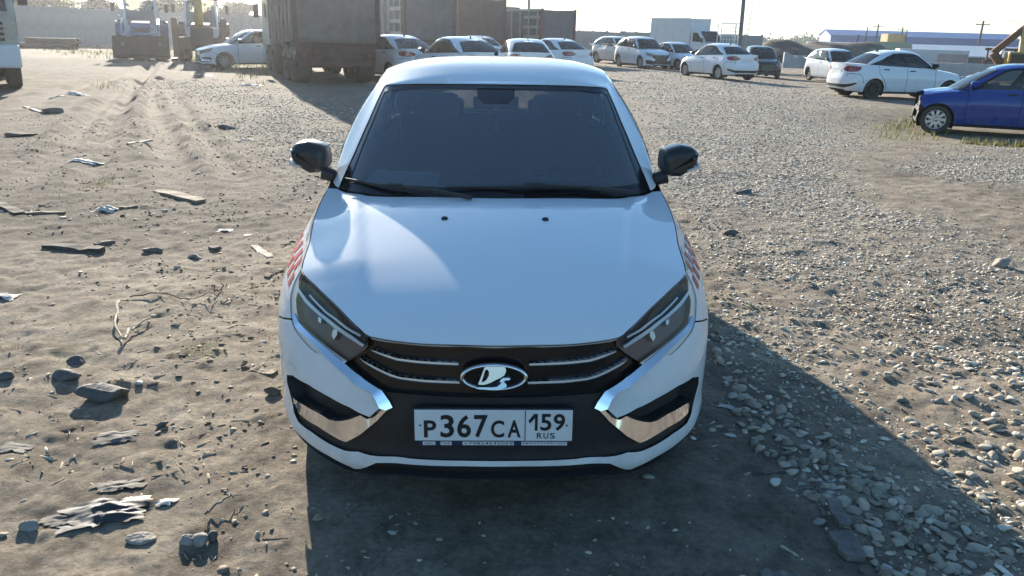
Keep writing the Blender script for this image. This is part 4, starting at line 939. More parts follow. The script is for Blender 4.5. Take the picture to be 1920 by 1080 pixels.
def leaf_mat(name, a, b_):
    m = bpy.data.materials.new(name); m.use_nodes = True; nt = m.node_tree; b = nt.nodes['Principled BSDF']
    g = nt.nodes.new('ShaderNodeNewGeometry'); r = nt.nodes.new('ShaderNodeValToRGB'); r.color_ramp.elements[0].color = (*a, 1); r.color_ramp.elements[1].color = (*b_, 1)
    nt.links.new(g.outputs['Random Per Island'], r.inputs['Fac']); nt.links.new(r.outputs['Color'], b.inputs['Base Color']); b.inputs['Roughness'].default_value = .65
    t = nt.nodes.new('ShaderNodeBsdfTranslucent'); nt.links.new(r.outputs['Color'], t.inputs[0]); mx = nt.nodes.new('ShaderNodeMixShader'); mx.inputs[0].default_value = .35
    nt.links.new(b.outputs[0], mx.inputs[1]); nt.links.new(t.outputs[0], mx.inputs[2]); nt.links.new(mx.outputs[0], nt.nodes['Material Output'].inputs[0]); return m
M['leaf'] = leaf_mat('leaf_green', (.045, .065, .022), (.12, .135, .05))
M['leaf_far'] = leaf_mat('leaf_far', (.06, .08, .045), (.11, .12, .07))
M['grass'] = leaf_mat('grass_blade', (.09, .10, .03), (.24, .22, .09))

# ------------------------------------------------------------------ the near car
hero, hx = build_car('white_sedan', 'white sedan with red checker stripe and registration plate P367CA parked facing the viewer', 'white', fine=True, loc=(-.0413, 2.393, 0), rz=.02751, stripes=True, group='parked cars')
hero.rotation_euler = (0, -.01507, .02751)
fit_hero(hero, hx)
# things inside the near car
Rh = hero.matrix_basis.copy(); bpy.context.view_layer.update(); Mh = hero.matrix_world.copy()
b = MB(); b.add([Mh @ Vector(p) for p in ((-.62, 1.37, .968), (-.27, 1.31, .968), (-.27, 1.47, 1.005), (-.58, 1.52, 1.005))], [(0, 1, 2, 3)]); b.add([Mh @ Vector(p) for p in ((-.62, 1.37, .964), (-.27, 1.31, .964), (-.27, 1.47, 1.001), (-.58, 1.52, 1.001))], [(3, 2, 1, 0)])
tag(b.build('reflection_sheet', M['paper'], fix=False), 'pale green sheet behind the windscreen standing in for a reflection', 'paper')  # sheet added to give the pale reflection low in the windscreen
b = MB(); b.box(Mh @ Vector((0, 1.90, 1.20)), (.035, .006, .10), bev=.002); b.tube([Mh @ Vector((0, 1.90, 1.25)), Mh @ Vector((0, 1.915, 1.275))], .0015, 5); tag(b.build('air_freshener', M['silver']), 'pale tag hanging from the rear view mirror inside the windscreen', 'air freshener')

# ------------------------------------------------------------------ parked cars further back
def place(root, wheel_xy, wheel_at, nose_az, z=0.0):
    """set a car so that the given wheel (car space) stands at a ground point, nose pointing to an azimuth in degrees"""
    yaw = math.pi - rad(nose_az); c, s_ = math.cos(yaw), math.sin(yaw)
    wx = c * wheel_xy[0] - s_ * wheel_xy[1]; wy = s_ * wheel_xy[0] + c * wheel_xy[1]
    cx_, cy_ = wheel_at[0] - wx - s_ * 2.2, wheel_at[1] - wy + c * 2.2
    z = float(base_h(np.array([cx_]), np.array([cy_]))[0]) if cy_ < 120 else 0
    root.location = (wheel_at[0] - wx, wheel_at[1] - wy, z - .012); root.rotation_euler = (0, 0, yaw)
CARS = 'parked cars'
FL, RL, FR, RR = (.75, .86), (.75, 3.495), (-.75, .86), (-.75, 3.495); TAIL = (0, 4.41); NOSE = (0, 0)
proto, _ = build_car('white_sedan', 'white sedan seen from behind with silver wheels in front of the white box truck', 'white', group=CARS, rimmat='rim', flat=True)
place(proto, RL, at(1355, 37.0), -21)
def again(label, wheel_xy, p, nose_az): 
    r = copy_tree(proto); r['label'] = label; place(r, wheel_xy, p, nose_az); return r
steel, _ = build_car('white_sedan', 'white sedan with dark wheels standing behind the blue car', 'white', group=CARS, rimmat='steel_rim', spokes=8)
place(steel, RR, at(1648, 28.6), 80)
again('white sedan with its nose peeking out behind the grey dump truck', FL, at(415, 34.5), -124)
again('white sedan seen from behind at the right side of the big dump truck', TAIL, at(798, 27.5), -38)
again('white sedan whose rear window shows just above the near car roof on the left', TAIL, at(926, 24.5), -33)
again('white sedan mostly hidden, only its roof visible between two white sedans', TAIL, at(925, 38), -24)
again('white sedan seen squarely from behind above the middle of the near car roof', TAIL, at(1003, 27.5), -9)
again('white sedan at the right end of the row, in front of the smallest dump truck', TAIL, at(1096, 34.5), -33)
again('white sedan facing forward between the white crossover and the box truck', FR, at(1277, 47), 154)
suv, _ = build_car('white_crossover', 'white crossover with black grille, second from the fence, its nose turned to the right', 'white', kind='suv', group=CARS, cat='car', rimmat='rim')
place(suv, FR, at(1206, 46), 160)
s2 = copy_tree(suv); s2['label'] = 'white crossover parked farthest left of the two, close to the concrete fence'; place(s2, FR, at(1166, 52), 152)
van, _ = build_car('white_van', 'white high van facing forward behind the white sedan with dark wheels', 'white', kind='van', group=CARS, cat='van', rimmat='steel_rim')
place(van, FR, at(1572, 46.5), 172)
dk, _ = build_car('dark_pickup', 'dark blue off-roader facing forward at the edge of the gravel', 'navy', kind='suv', group=CARS, cat='car', rimmat='steel_rim')
place(dk, NOSE, at(1446, 47), 184)
blue, _ = build_car('blue_sedan', 'dark blue sedan with missing front bumper and alloy wheels', 'blue', group=CARS, rimmat='rim', spokes=9)
place(blue, FL, at(1779, 20.0), -68)

# ------------------------------------------------------------------ dump trucks
def dump_truck(label, body, frame, cabm, loc, nose_az, h=3.2, ladder=False, ribs=4, lit=None, guard=None):
    """rear at y=0, cab towards +y"""
    e = empty('dump_truck', (loc[0], loc[1], 0), -rad(nose_az)); tag(e, label, 'dump truck', 'dump trucks')
    B, Fm, K_ = M[body], M[frame], M['chassis_dark']
    w = 1.27; z0 = 1.22; L_ = 5.6
    b = MB(); b.box((0, L_ / 2 + .1, z0 + .06), (2 * w, L_, .12))
    for s_ in (1, -1): b.box((s_ * (w - .03), L_ / 2 + .1, (z0 + h) / 2 + .06), (.06, L_, h - z0 - .12))
    b.box((0, L_ + .13, (z0 + h) / 2 + .15), (2 * w, .06, h - z0 + .2)); b.build('tipper_body', B, e)
    for s_ in (1, -1):
        for k in range(7):
            y = .35 + k * (L_ - .45) / 6; b = MB(); b.box((s_ * (w + .035), y, (z0 + h) / 2), (.07, .12, h - z0), bev=.01); b.build('rib', M[lit] if lit else B, e)
        b = MB(); b.box((s_ * (w + .03), L_ / 2 + .1, h - .04), (.12, L_, .13), bev=.015); b.build('side_rail', M[lit] if lit else B, e)
    tg = MB(); tg.box((0, .02, (z0 + h) / 2), (2 * w - .10, .07, h - z0 - .05), bev=.01); tgo = tg.build('tailgate', B, e)
    for k in range(ribs):
        b = MB(); b.box((0, -.035, z0 + .12 + k * (h - z0 - .25) / max(1, ribs - 1)), (2 * w - .12, .05, .10), bev=.012); b.build('tailgate_rib', B, tgo)
    for s_ in (1, -1):
        b = MB(); b.box((s_ * (w - .02), -.03, (z0 + h) / 2), (.13, .12, h - z0 + .12), bev=.015); b.build('corner_post', Fm, e)
        b = MB(); b.box((s_ * .43, 4.0, .98), (.12, 7.9, .26)); b.build('chassis_rail', Fm, e)
        b = MB(); b.box((s_ * .98, .05, .86), (.34, .07, .16), bev=.015); lo = b.build('lamp_panel', K_, e)
        for k, mt in enumerate(('dull_lamp', 'rust', 'dull_lamp')):
            q = MB(); q.box((s_ * (.88 + .1 * k), .0, .86), (.085, .03, .11), bev=.008); q.build('tail_lamp', M[mt], lo)
        for yy in (1.05, 2.42):
            q = MB(); n = 12; v = []
            for k in range(n + 1):
                a = .25 + (math.pi - .5) * k / n; v += [(s_ * .62, yy + .66 * math.cos(a), .56 + .62 * math.sin(a)), (s_ * 1.26, yy + .66 * math.cos(a), .56 + .62 * math.sin(a))]
            q.add(v, [(2 * k, 2 * k + 1, 2 * k + 3, 2 * k + 2) for k in range(n)], True); q.build('mudguard', M[guard or lit or body], e, fix=False)
        for yy, dual in ((1.05, 1), (2.42, 1), (5.9, 0), (7.4, 0)):
            wx = .98 if dual else 1.05; ww = .52 if dual else .32
            q = empty('wheel', (s_ * wx, yy, .53)); q.parent = e
            t = MB(); t.lathe([(.30, -ww / 2), (.48, -ww / 2), (.52, -ww / 2 + .04), (.53, 0), (.52, ww / 2 - .04), (.48, ww / 2), (.30, ww / 2)], n=26); t.build('tyre', M['tyre'], q)
            t = MB(); t.lathe([(.31, s_ * ww * .48), (.24, s_ * ww * .2), (.12, s_ * ww * .25), (.11, s_ * ww * .5), (.001, s_ * ww * .5)], n=18); t.build('rim', M['steel_rim'], q)
        b = MB(); b.box((s_ * .98, .42, .55), (.5, .02, .62)); b.build('mud_flap', K_, e)
    b = MB(); b.box((0, .08, .62), (2.35, .12, .17), bev=.02); b.build('rear_bumper', Fm, e)
    b = MB(); b.box((0, .22, .93), (2.46, .06, .62), bev=.01); b.build('underframe_panel', Fm, e)
    b = MB(); b.box((0, .12, .98), (1.5, .1, .30), bev=.01); b.box((0, .3, .75), (.9, .3, .5)); b.build('cross_member', Fm, e)
    b = MB()
    for yy in (1.05, 2.42, 5.9, 7.4): b.box((0, yy, .53), (1.9, .16, .18))
    b.build('axle', K_, e)
    # cab
    c = MB(); c.prism([(6.35, 1.0), (8.55, 1.0), (8.62, 1.75), (8.40, 2.75), (8.1, 2.95), (6.4, 2.95)], -1.22, 1.22, 'x'); co = c.build('cab', M[cabm], e)
    c = MB(); c.add([(-1.08, 8.645, 1.80), (1.08, 8.645, 1.80), (1.04, 8.435, 2.68), (-1.04, 8.435, 2.68)], [(0, 1, 2, 3)]); c.build('windscreen', M['gloss_black'], co)
    for s_ in (1, -1):
        c = MB(); c.add([(s_ * 1.225, 7.0, 1.85), (s_ * 1.225, 8.35, 1.85), (s_ * 1.225, 8.2, 2.6), (s_ * 1.225, 7.0, 2.6)], [(0, 1, 2, 3)]); c.build('side_window', M['gloss_black'], co)
        c = MB(); c.box((s_ * 1.42, 8.5, 2.2), (.2, .12, .5), bev=.03); c.tube([(s_ * 1.22, 8.4, 2.45), (s_ * 1.4, 8.5, 2.45)], .015, 6); c.build('mirror', M['black'], co)
        c = MB(); c.box((s_ * .95, 8.72, .82), (.34, .06, .2), bev=.02); c.build('headlight', M['plate'], co)
    c = MB(); c.box((0, 8.64, .80), (2.44, .26, .52), bev=.05); c.build('front_bumper', M['cab_white'] if cabm != 'cab_white' else M['cab_white'], co)
    for k in range(4):
        c = MB(); c.box((0, 8.61, 1.18 + .12 * k), (1.9, .05, .07), bev=.01); c.build('grille_slat', M['black'], co)
    if ladder:
        c = MB()
        for k in range(3): c.box((-1.34, .9 + .0 * k, 1.5 + .55 * k), (.10, 1.5, .16))
        c.build('side_frame', M['tip_cream'], e)
        c = MB(); c.tube([(-1.42, .9, 1.05), (-1.42, 2.3, 1.05)], .22, 14); c.build('tank', M['silver'], e)
    return e
def rear_left(p, nose_az, off):  # ground point of the left rear corner to origin
    return p
dump_truck('biggest grey dump truck seen from behind, left of the near car', 'tip_grey', 'chassis', 'cab_beige', at(632, 26.0), -23.5, h=3.3, ribs=2, guard='tip_cream')
dump_truck('dump truck with plain brown tailgate standing behind the white sedans, next right of the biggest', 'tip_slate', 'chassis', 'cab_white', at(806, 39.5), -27, h=3.45, ladder=True, lit='tip_cream')
dump_truck('brown dump truck in the middle of the row of tipper backs', 'tip_brown', 'tip_red', 'cab_white', at(905, 45), -22, h=3.35, ribs=3, lit='tip_cream')
dump_truck('dark dump truck ending the row at right with cream side frame', 'tip_slate', 'tip_red', 'cab_white', at(1046, 50.5), -36, h=3.05, ladder=True, ribs=3, lit='tip_cream')
dump_truck('dump truck cut off by the left picture edge, facing forward with beige cab', 'tip_brown', 'chassis_dark', 'cab_beige', at(-78, 31.5), 147, h=3.2)

# ------------------------------------------------------------------ tractor and backhoe by the left fence
def machine(name, label, cat, loc, face_az, paint, accent, boom=False):
    e = empty(name, (loc[0], loc[1], 0), math.pi - rad(face_az)); tag(e, label, cat)   # front towards -y
    P, A_ = M[paint], M[accent]
    for s_ in (1, -1):
        for yy, r, ww in ((2.3, .86, .52), (.35, .55, .36)):
            q = empty('wheel', (s_ * .88, yy, r)); q.parent = e
            t = MB(); t.lathe([(r * .55, -ww / 2), (r * .93, -ww / 2), (r, -ww / 2 + .07), (r, ww / 2 - .07), (r * .93, ww / 2), (r * .55, ww / 2)], n=26)
            for k in range(18):
                a = 2 * math.pi * k / 18; t.bar((-ww * .42, (r + .01) * math.cos(a), (r + .01) * math.sin(a)), (ww * .42, (r + .01) * math.cos(a + .17), (r + .01) * math.sin(a + .17)), .06, .05)
            t.build('tyre', M['tyre'], q)
            t = MB(); t.lathe([(r * .56, s_ * ww * .4), (r * .4, s_ * ww * .1), (.1, s_ * ww * .2), (.001, s_ * ww * .2)], n=16); t.build('rim', M['cab_white'], q)
        b = MB(); v = []; n = 10
        for k in range(n + 1):
            a = .1 + 2.6 * k / n; v += [(s_ * .62, 2.3 - .92 * math.cos(a), .8 + .92 * math.sin(a)), (s_ * 1.17, 2.3 - .92 * math.cos(a), .8 + .92 * math.sin(a))]
        b.add(v, [(2 * k, 2 * k + 1, 2 * k + 3, 2 * k + 2) for k in range(n)], True); b.build('fender', P, e, fix=False)
        b = MB(); b.box((s_ * .95, 1.45, 1.95), (.10, .03, .08)); b.build('work_lamp', M['plate'], e)
    b = MB(); b.box((0, 1.4, .75), (.7, 3.2, .35)); b.build('chassis', M['chassis_dark'], e)
    b = MB(); b.prism([(-.1, .95), (1.35, .95), (1.35, 1.72), (.2, 1.62), (-.1, 1.45)], -.40, .40, 'x'); b.build('bonnet', P, e)
    b = MB(); b.box((0, -.115, 1.2), (.62, .03, .40)); b.build('radiator_grille', M['black'], e)
    cb = MB()
    for s_ in (1, -1):
        cb.bar((s_ * .72, 1.42, 1.2), (s_ * .66, 1.55, 2.72), .09, .09); cb.bar((s_ * .76, 2.85, 1.2), (s_ * .70, 2.75, 2.72), .09, .09); cb.bar((s_ * .70, 1.55, 2.72), (s_ * .70, 2.75, 2.72), .08, .08)
    cb.box((0, 2.1, 1.25), (1.5, 1.4, .5)); co = cb.build('cab_frame', M['cab_white'] if not boom else M['cab_white'], e)
    b = MB(); b.box((0, 2.12, 2.80), (1.6, 1.5, .14), bev=.05); b.build('cab_roof', P, co)
    b = MB(); b.add([(-.66, 1.42, 1.5), (.66, 1.42, 1.5), (.62, 1.54, 2.68), (-.62, 1.54, 2.68)], [(0, 1, 2, 3)]); b.build('windscreen', M['tint'], co)
    for s_ in (1, -1):
        b = MB(); b.add([(s_ * .745, 1.5, 1.5), (s_ * .765, 2.8, 1.5), (s_ * .70, 2.72, 2.68), (s_ * .67, 1.58, 2.68)], [(0, 1, 2, 3)]); b.build('side_window', M['tint'], co)
        b = MB(); b.tube([(s_ * .7, 1.5, 2.5), (s_ * 1.15, 1.35, 2.5)], .015, 6); b.box((s_ * 1.18, 1.33, 2.32), (.16, .05, .38), bev=.02); b.build('mirror', M['black'], co)
    if not boom:
        for s_ in (1, -1):
            b = MB(); b.bar((s_ * .78, 1.3, 1.75), (s_ * .78, -.3, 1.5), .10, .16); b.bar((s_ * .78, -.3, 1.5), (s_ * .78, -.75, .6), .10, .16); b.build('loader_arm', A_, e)
        b = MB(); b.bar((-.78, -.42, 1.15), (.78, -.42, 1.15), .12, .12); b.build('loader_cross_tube', A_, e)
        b = MB(); b.prism([(-.75, .12), (-1.35, .08), (-1.40, .14), (-.85, .22), (-.72, .55), (-.80, 1.02), (-.72, 1.05), (-.62, .55)], -1.18, 1.18, 'x')
        for s_ in (1, -1): b.prism([(-.72, .12), (-1.38, .1), (-.78, 1.02), (-.64, .6)], s_ * 1.16, s_ * 1.20, 'x')
        b.build('bucket', M['bucket'], e)
    else:
        b = MB(); b.bar((0, -.1, .8), (0, -.45, 2.2), .34, .3); b.bar((0, -.45, 2.2), (0, -.2, 3.9), .30, .26); b.build('boom', A_, e)
        b = MB(); b.bar((.12, -.5, 3.7), (.12, -.85, 1.6), .2, .2); b.build('dipper_arm', A_, e)
        b = MB(); b.prism([(-.75, 1.5), (-1.15, 1.3), (-1.25, .75), (-.95, .5), (-.62, .85)], -.35, .6, 'x'); b.build('bucket', M['bucket'], e)
        for s_ in (1, -1):
            b = MB(); b.box((s_ * 1.05, -.2, 1.05), (.26, .3, 1.7), bev=.03); b.box((s_ * 1.05, -.2, .08), (.5, .4, .14)); b.build('stabiliser', P, e)
        b = MB(); b.box((0, -.1, .8), (2.2, .3, .55), bev=.03); b.build('rear_frame', P, e)
    return e
machine('tractor', 'blue tractor with dark front bucket standing by the left fence', 'tractor', at(262, 43), 158, 'tractor_blue', 'pale_blue')
machine('backhoe', 'red and yellow backhoe with raised boom beside the blue tractor', 'backhoe', at(374, 41), 163, 'redbrown', 'yellow', True)

# ------------------------------------------------------------------ white box truck
def box_truck(loc, nose_az):
    e = empty('box_truck', (loc[0], loc[1], 0), math.pi - rad(nose_az)); tag(e, 'white box truck with tall plain body parked behind the white cars', 'truck')
    b = MB(); b.box((0, 4.2, 1.98), (2.1, 4.2, 2.15), bev=.02); bo = b.build('cargo_box', M['box_white'], e)
    for s_ in (1, -1):
        for zz in (.92, 3.05):
            q = MB(); q.box((s_ * 1.06, 4.2, zz), (.04, 4.22, .07)); q.build('edge_rail', M['silver'], bo)
        for k in range(4):
            q = MB(); q.box((s_ * 1.055, 2.75 + k * .97, 1.98), (.02, .03, 2.05)); q.build('panel_joint', M['silver'], bo)
    b = MB(); b.prism([(0.0, .55), (2.05, .55), (2.05, 2.18), (1.35, 2.24), (.62, 1.45), (.05, 1.25)], -.98, .98, 'x'); co = b.build('cab', M['cab_white'], e)
    b = MB(); b.add([(-.86, .585, 1.46), (.86, .585, 1.46), (.80, 1.26, 2.18), (-.80, 1.26, 2.18)], [(0, 1, 2, 3)]); b.build('windscreen', M['gloss_black'], co)
    for s_ in (1, -1):
        b = MB(); b.add([(s_ * .985, .85, 1.45), (s_ * .985, 1.85, 1.45), (s_ * .985, 1.85, 2.08), (s_ * .985, 1.4, 2.08)], [(0, 1, 2, 3)]); b.build('side_window', M['gloss_black'], co)
        b = MB(); b.box((s_ * 1.12, .8, 1.55), (.16, .1, .3), bev=.03); b.build('mirror', M['black'], co)
        b = MB(); b.box((s_ * .75, .0, .95), (.34, .06, .2), bev=.03); b.build('headlight', M['plate'], co)
        for yy in (.95, 4.9): wheel(e, s_ * .85, yy, .35, s_, 7, 'steel_rim', r=.35, w=.22)
    b = MB(); b.box((0, 3.4, .72), (.9, 5.6, .2)); b.build('chassis', M['chassis_dark'], e)
    b = MB(); b.box((0, -.01, 1.08), (1.2, .05, .2), bev=.02); b.build('grille', M['black'], co)
box_truck(at(1352, 62), 146)
# wire cage behind the truck
def cage(loc):
    e = empty('wire_cage', (loc[0], loc[1], 0)); tag(e, 'tall pale wire cage rack standing at the right of the box truck', 'cage'); b = MB(); q = MB()
    for x in (-.6, .6):
        for y in (-.5, .5): b.bar((x, y, 0), (x, y, 2.75), .06)
    for z in (1.2, 2.0, 2.72):
        for y in (-.5, .5): b.bar((-.6, y, z), (.6, y, z), .05)
        for x in (-.6, .6): b.bar((x, -.5, z), (x, .5, z), .05)
    for k in range(5):
        q.bar((-.4 + .2 * k, -.5, 1.2), (-.4 + .2 * k, -.5, 2.72), .03); q.bar((-.6, -.5, 1.4 + .27 * k), (.6, -.5, 1.4 + .27 * k), .03)
    b.build('cage_frame', M['cab_white'], e); q.build('cage_mesh', M['silver'], e)
cage(at(1364, 60))

# ------------------------------------------------------------------ fences and walls
def fence(name, label, a, b_, h, n, mt, thick=.14, post=True, ribbed=False, z=0, group=None):
    a, b_ = np.array(a), np.array(b_); e = empty(name, (a[0], a[1], z), math.atan2(b_[1] - a[1], b_[0] - a[0])); tag(e, label, 'fence' if 'fence' in name else 'wall', group); Ln = float(np.linalg.norm(b_ - a)); w = Ln / n
    pm = MB(); pm.box((0, 0, h / 2), (w - (.16 if post else .012), thick, h))
    if not ribbed:
        for k in range(3): pm.box((0, -thick / 2 - .01, h * (.2 + .3 * k)), (w - .5, .03, h * .2), bev=.01)
    else:
        for k in range(8): pm.box((-w / 2 + .1 + k * w / 8, -thick / 2 - .012, h / 2), (w / 18, .03, h - .02))
    p0 = pm.build('panel', mt, e, loc=(w / 2, 0, 0))
    qm = MB(); qm.box((0, 0, (h + .08) / 2), (.17, thick + .06, h + .08)); q0 = None
    rs = random.Random(5)
    for k in range(n):
        o = p0 if k == 0 else p0.copy()
        if k: COL.objects.link(o)
        o.location = (w / 2 + k * w, 0, rs.uniform(-.03, .03)); o.rotation_euler = (rs.uniform(-.012, .012), 0, 0)
    if post:
        for k in range(n + 1):
            if q0 is None: q0 = qm.build('post', mt, e); o = q0
            else: o = q0.copy(); COL.objects.link(o)
            o.location = (k * w, 0, 0)
fence('concrete_fence', 'long pale concrete panel fence at the far left of the yard', at(-90, 66), at(352, 66), 2.45, 17, M['concrete'])
fence('sheet_fence', 'reddish corrugated sheet fence right of the backhoe', at(355, 64), at(700, 72), 2.45, 11, M['corr'], .05, True, True)
fence('concrete_fence', 'grey concrete panel fence behind the white crossovers and the box truck', at(1060, 74), at(1428, 69), 2.02, 13, M['concrete'])
fence('block_wall', 'low pale concrete block wall behind the white van', at(1478, 58), at(1990, 50), .78, 14, M['concrete_l'], .3, False)
b = MB(); b.prism([(-.5, 0), (1.3, 0), (1.3, .05), (-.3, 1.0), (-.5, 1.0)], -.15, .15, 'y'); o = b.build('concrete_slab', M['concrete_l']); p = at(1488, 57); o.location = (p[0], p[1], 0); o.rotation_euler = (0, 0, -.1); tag(o, 'sloping end piece of pale concrete leaning at the left end of the low wall', 'concrete slab')

# ------------------------------------------------------------------ far sheds, poles, machines on the right
def shed(name, label, p, w, d, eave, ridge, rz, wallm, roofm, base=-1.7, cat='building', doors=0, panels=0):
    e = empty(name, (p[0], p[1], base), rz); tag(e, label, cat)
    b = MB(); b.box((0, 0, (eave - base) / 2), (w, d, eave - base)); wo = b.build('wall', wallm, e)
    r = ridge - base; ev = eave - base
    b = MB(); b.prism([(-d / 2 - .25, ev - .06), (0, r), (d / 2 + .25, ev - .06), (d / 2 + .25, ev + .06), (0, r + .14), (-d / 2 - .25, ev + .06)], -w / 2 - .3, w / 2 + .3, 'x'); b.build('roof', roofm, e)
    for s_ in (1, -1):
        g = MB(); g.prism([(-d / 2, ev), (d / 2, ev), (0, r)], s_ * w / 2 - .02, s_ * w / 2 + .02, 'x'); g.build('gable', wallm, e)
    for k in range(panels):
        g = MB(); g.box((-w / 2 + (k + .5) * w / panels, -d / 2 - .03, ev / 2), (w / panels * .8, .05, ev * .9)); g.build('wall_panel', wallm, e)
    return e
shed('warehouse', 'long blue roofed warehouse on the horizon at right', at(1712, 250), 46, 16, 3.6, 5.0, -.16, M['roof_blue'], M['roof_blue'], -1, panels=12)
shed('long_shed', 'long low shed with white roof in front of the blue warehouse', at(1745, 98), 24, 7, .72, 1.62, -.28, M['wall_brown'], M['roof_white'], panels=10)
shed('hut', 'small yellow gabled hut left of the grey container', at(1665, 86), 3.4, 3, 1.1, 1.75, -.35, M['wall_yellow'], M['wall_yellow'])
e = empty('hopper', (*at(1672, 90), -1.7)); tag(e, 'yellowish box hopper rising above the small hut roof', 'hopper'); b = MB(); b.prism([(-.55, 2.9), (.55, 2.9), (.85, 3.6), (.85, 4.35), (-.85, 4.35), (-.85, 3.6)], -.8, .8, 'y'); b.build('bin', M['wall_yellow'], e); b = MB()
for s_ in (1, -1):
    for t_ in (1, -1): b.bar((s_ * .6, t_ * .6, 0), (s_ * .6, t_ * .6, 3.4), .12)
b.build('leg', M['rust'], e)
def container(p, rz):
    e = empty('container', (p[0], p[1], -1.3), rz); tag(e, 'pale grey storage container with pinkish doors and a red sign', 'container')
    b = MB(); b.box((0, 0, 1.35), (4.4, 2.3, 2.7))
    for k in range(12): b.box((-2.05 + k * .2, -1.165, 1.35), (.09, .03, 2.4))
    b.build('body', M['box_white'], e)
    for k in range(2):
        b = MB(); b.box((.75 + k * .95, -1.18, 1.3), (.9, .05, 2.3), bev=.01); d = b.build('door', M['door_pink'], e); b = MB(); b.box((.55 + k * 1.35, -1.22, 1.2), (.04, .04, 1.6)); b.build('handle', M['silver'], d)
    b = MB(); b.box((-1.35, -1.2, 1.95), (.75, .03, .85), bev=.01); s_ = b.build('sign', M['sign_red'], e); b = MB(); b.box((-1.35, -1.225, 2.05), (.36, .02, .3), bev=.008); b.build('sign_mark', M['plate'], s_)
container(at(1748, 66), -.30)
def pole(label, u, D, h, r=.12, lean=(0, 0), arm=False, mt='pole', cat='utility pole'):
    p = at(u, D); e = empty('utility_pole', (p[0], p[1], -.5 if D < 100 else -1)); tag(e, label, cat); b = MB(); top = (lean[0], lean[1], h + .5); b.tube([(0, 0, 0), (lean[0] * .5, lean[1] * .5, h * .5 + .25), top], [r, r * .85, r * .65], 8); b.build('shaft', M[mt], e)
    if arm:
        b = MB(); b.box((lean[0], lean[1], h + .1), (1.5, .1, .1)); a = b.build('cross_arm', M[mt], e)
        for k in (-.65, 0, .65):
            b = MB(); b.tube([(lean[0] + k, lean[1], h + .15), (lean[0] + k, lean[1], h + .38)], .04, 6); b.build('insulator', M['cab_white'], a)
    return Vector((p[0] + lean[0], p[1] + lean[1], h + .3))
pole('tall dark green steel pole rising out of the picture behind a white sedan', 1389, 44, 7.5, .12, (-.15, 0), False, 'pole_g', 'pole')
pole('thin slanting stay rod beside the tall steel pole', 1395, 44.6, 3.55, .025, (.25, 0), False, 'pole_g', 'rod')
pole('pole standing behind the dump trucks, cut off by the top edge', 990, 60, 9, .11, (0, 0), False, 'pole_g', 'pole')
t1 = pole('far utility pole with cross arm left of the hut', 1641, 140, 5.1, .16, (.05, 0), True)
t2 = pole('far utility pole with cross arm just right of the hopper', 1687, 140, 4.7, .15, (.05, 0), True)
t3 = pole('tallest far utility pole with cross arm above the right end of the warehouse', 1833, 105, 4.9, .15, (.1, 0), True)
pole('short bare pole close beside the utility pole right of the hopper', 1695, 132, 4.1, .11, (.1, 0))
pole('bare pole between two leaning poles and the warehouse end', 1619, 125, 4.4, .11, (.25, 0))
pole('leaning brace pole, left one of a pair in front of the warehouse', 1599, 122, 3.3, .10, (.75, 0)); pole('upright brace pole, right one of a pair in front of the warehouse', 1605, 121, 3.3, .10, (.1, 0))
def wire(label, a, c, sag, g='overhead wires'):
    b = MB(); a, c = Vector(a), Vector(c); b.tube([a.lerp(c, k / 14) - Vector((0, 0, sag * 4 * (k / 14) * (1 - k / 14))) for k in range(15)], .022, 4, cap=False); tag(b.build('overhead_wire', M['wire']), label, 'wire', g)
wire('overhead wire sagging between the two utility poles near the hut', t1, t2, .25); wire('overhead wire running from the hut to the tallest far pole', t2, t3, .5)
wire('overhead wire running from the tallest far pole out of the picture at right', t3, (*at(2010, 75), 3.4), .4); wire('overhead wire running left from the far poles into the bright sky', t1, (*at(1380, 160), 5.6), .6)
def excavator(p, rz):
    e = empty('excavator', (p[0], p[1], -1.2), rz); tag(e, 'yellow excavator with bent arm at the right picture edge', 'excavator')
    b = MB(); b.box((1.6, 0, 1.5), (2.6, 2.4, .9), bev=.1); b.box((2.4, .3, 2.1), (1.0, 1.8, .4), bev=.08); b.build('house', M['yellow'], e)
    b = MB(); b.box((.7, -.7, 2.0), (1.0, .95, 1.3), bev=.08); c = b.build('cab', M['yellow'], e); b = MB(); b.box((.7, -1.19, 2.15), (.75, .03, .8)); b.build('window', M['gloss_black'], c)
    for s_ in (1, -1):
        b = MB(); b.box((1.4, s_ * 1.0, .45), (3.4, .5, .85), bev=.25); b.build('track', M['chassis_dark'], e)
    b = MB(); b.bar((.35, 0, 1.7), (-.35, 0, 2.55), .28, .45); b.bar((-.35, 0, 2.55), (1.1, 0, 4.05), .26, .36); b.build('boom', M['rust'], e)
    b = MB(); b.bar((1.05, -.05, 4.15), (1.18, -.05, 1.6), .2, .26); b.build('stick', M['wall_yellow'], e)
    b = MB(); b.bar((.0, .05, 2.3), (.7, .05, 3.9), .09, .09); b.build('cylinder', M['silver'], e)
excavator(at(1876, 58), -.25)
e = empty('steel_rack', (*at(1905, 64), -1.2), -.3); tag(e, 'rusty steel frame rack behind the excavator', 'rack')
b = MB()
for k in range(6): b.bar((-1.6 + k * .8, 0, 0), (-1.6 + k * .8, 0, 2.75), .1)
b.build('upright', M['rust'], e); b = MB(); b.bar((-1.8, 0, 2.75), (2.6, 0, 2.75), .16); b.bar((-1.8, 0, 2.0), (2.6, 0, 2.0), .1); b.build('rail', M['rust'], e)
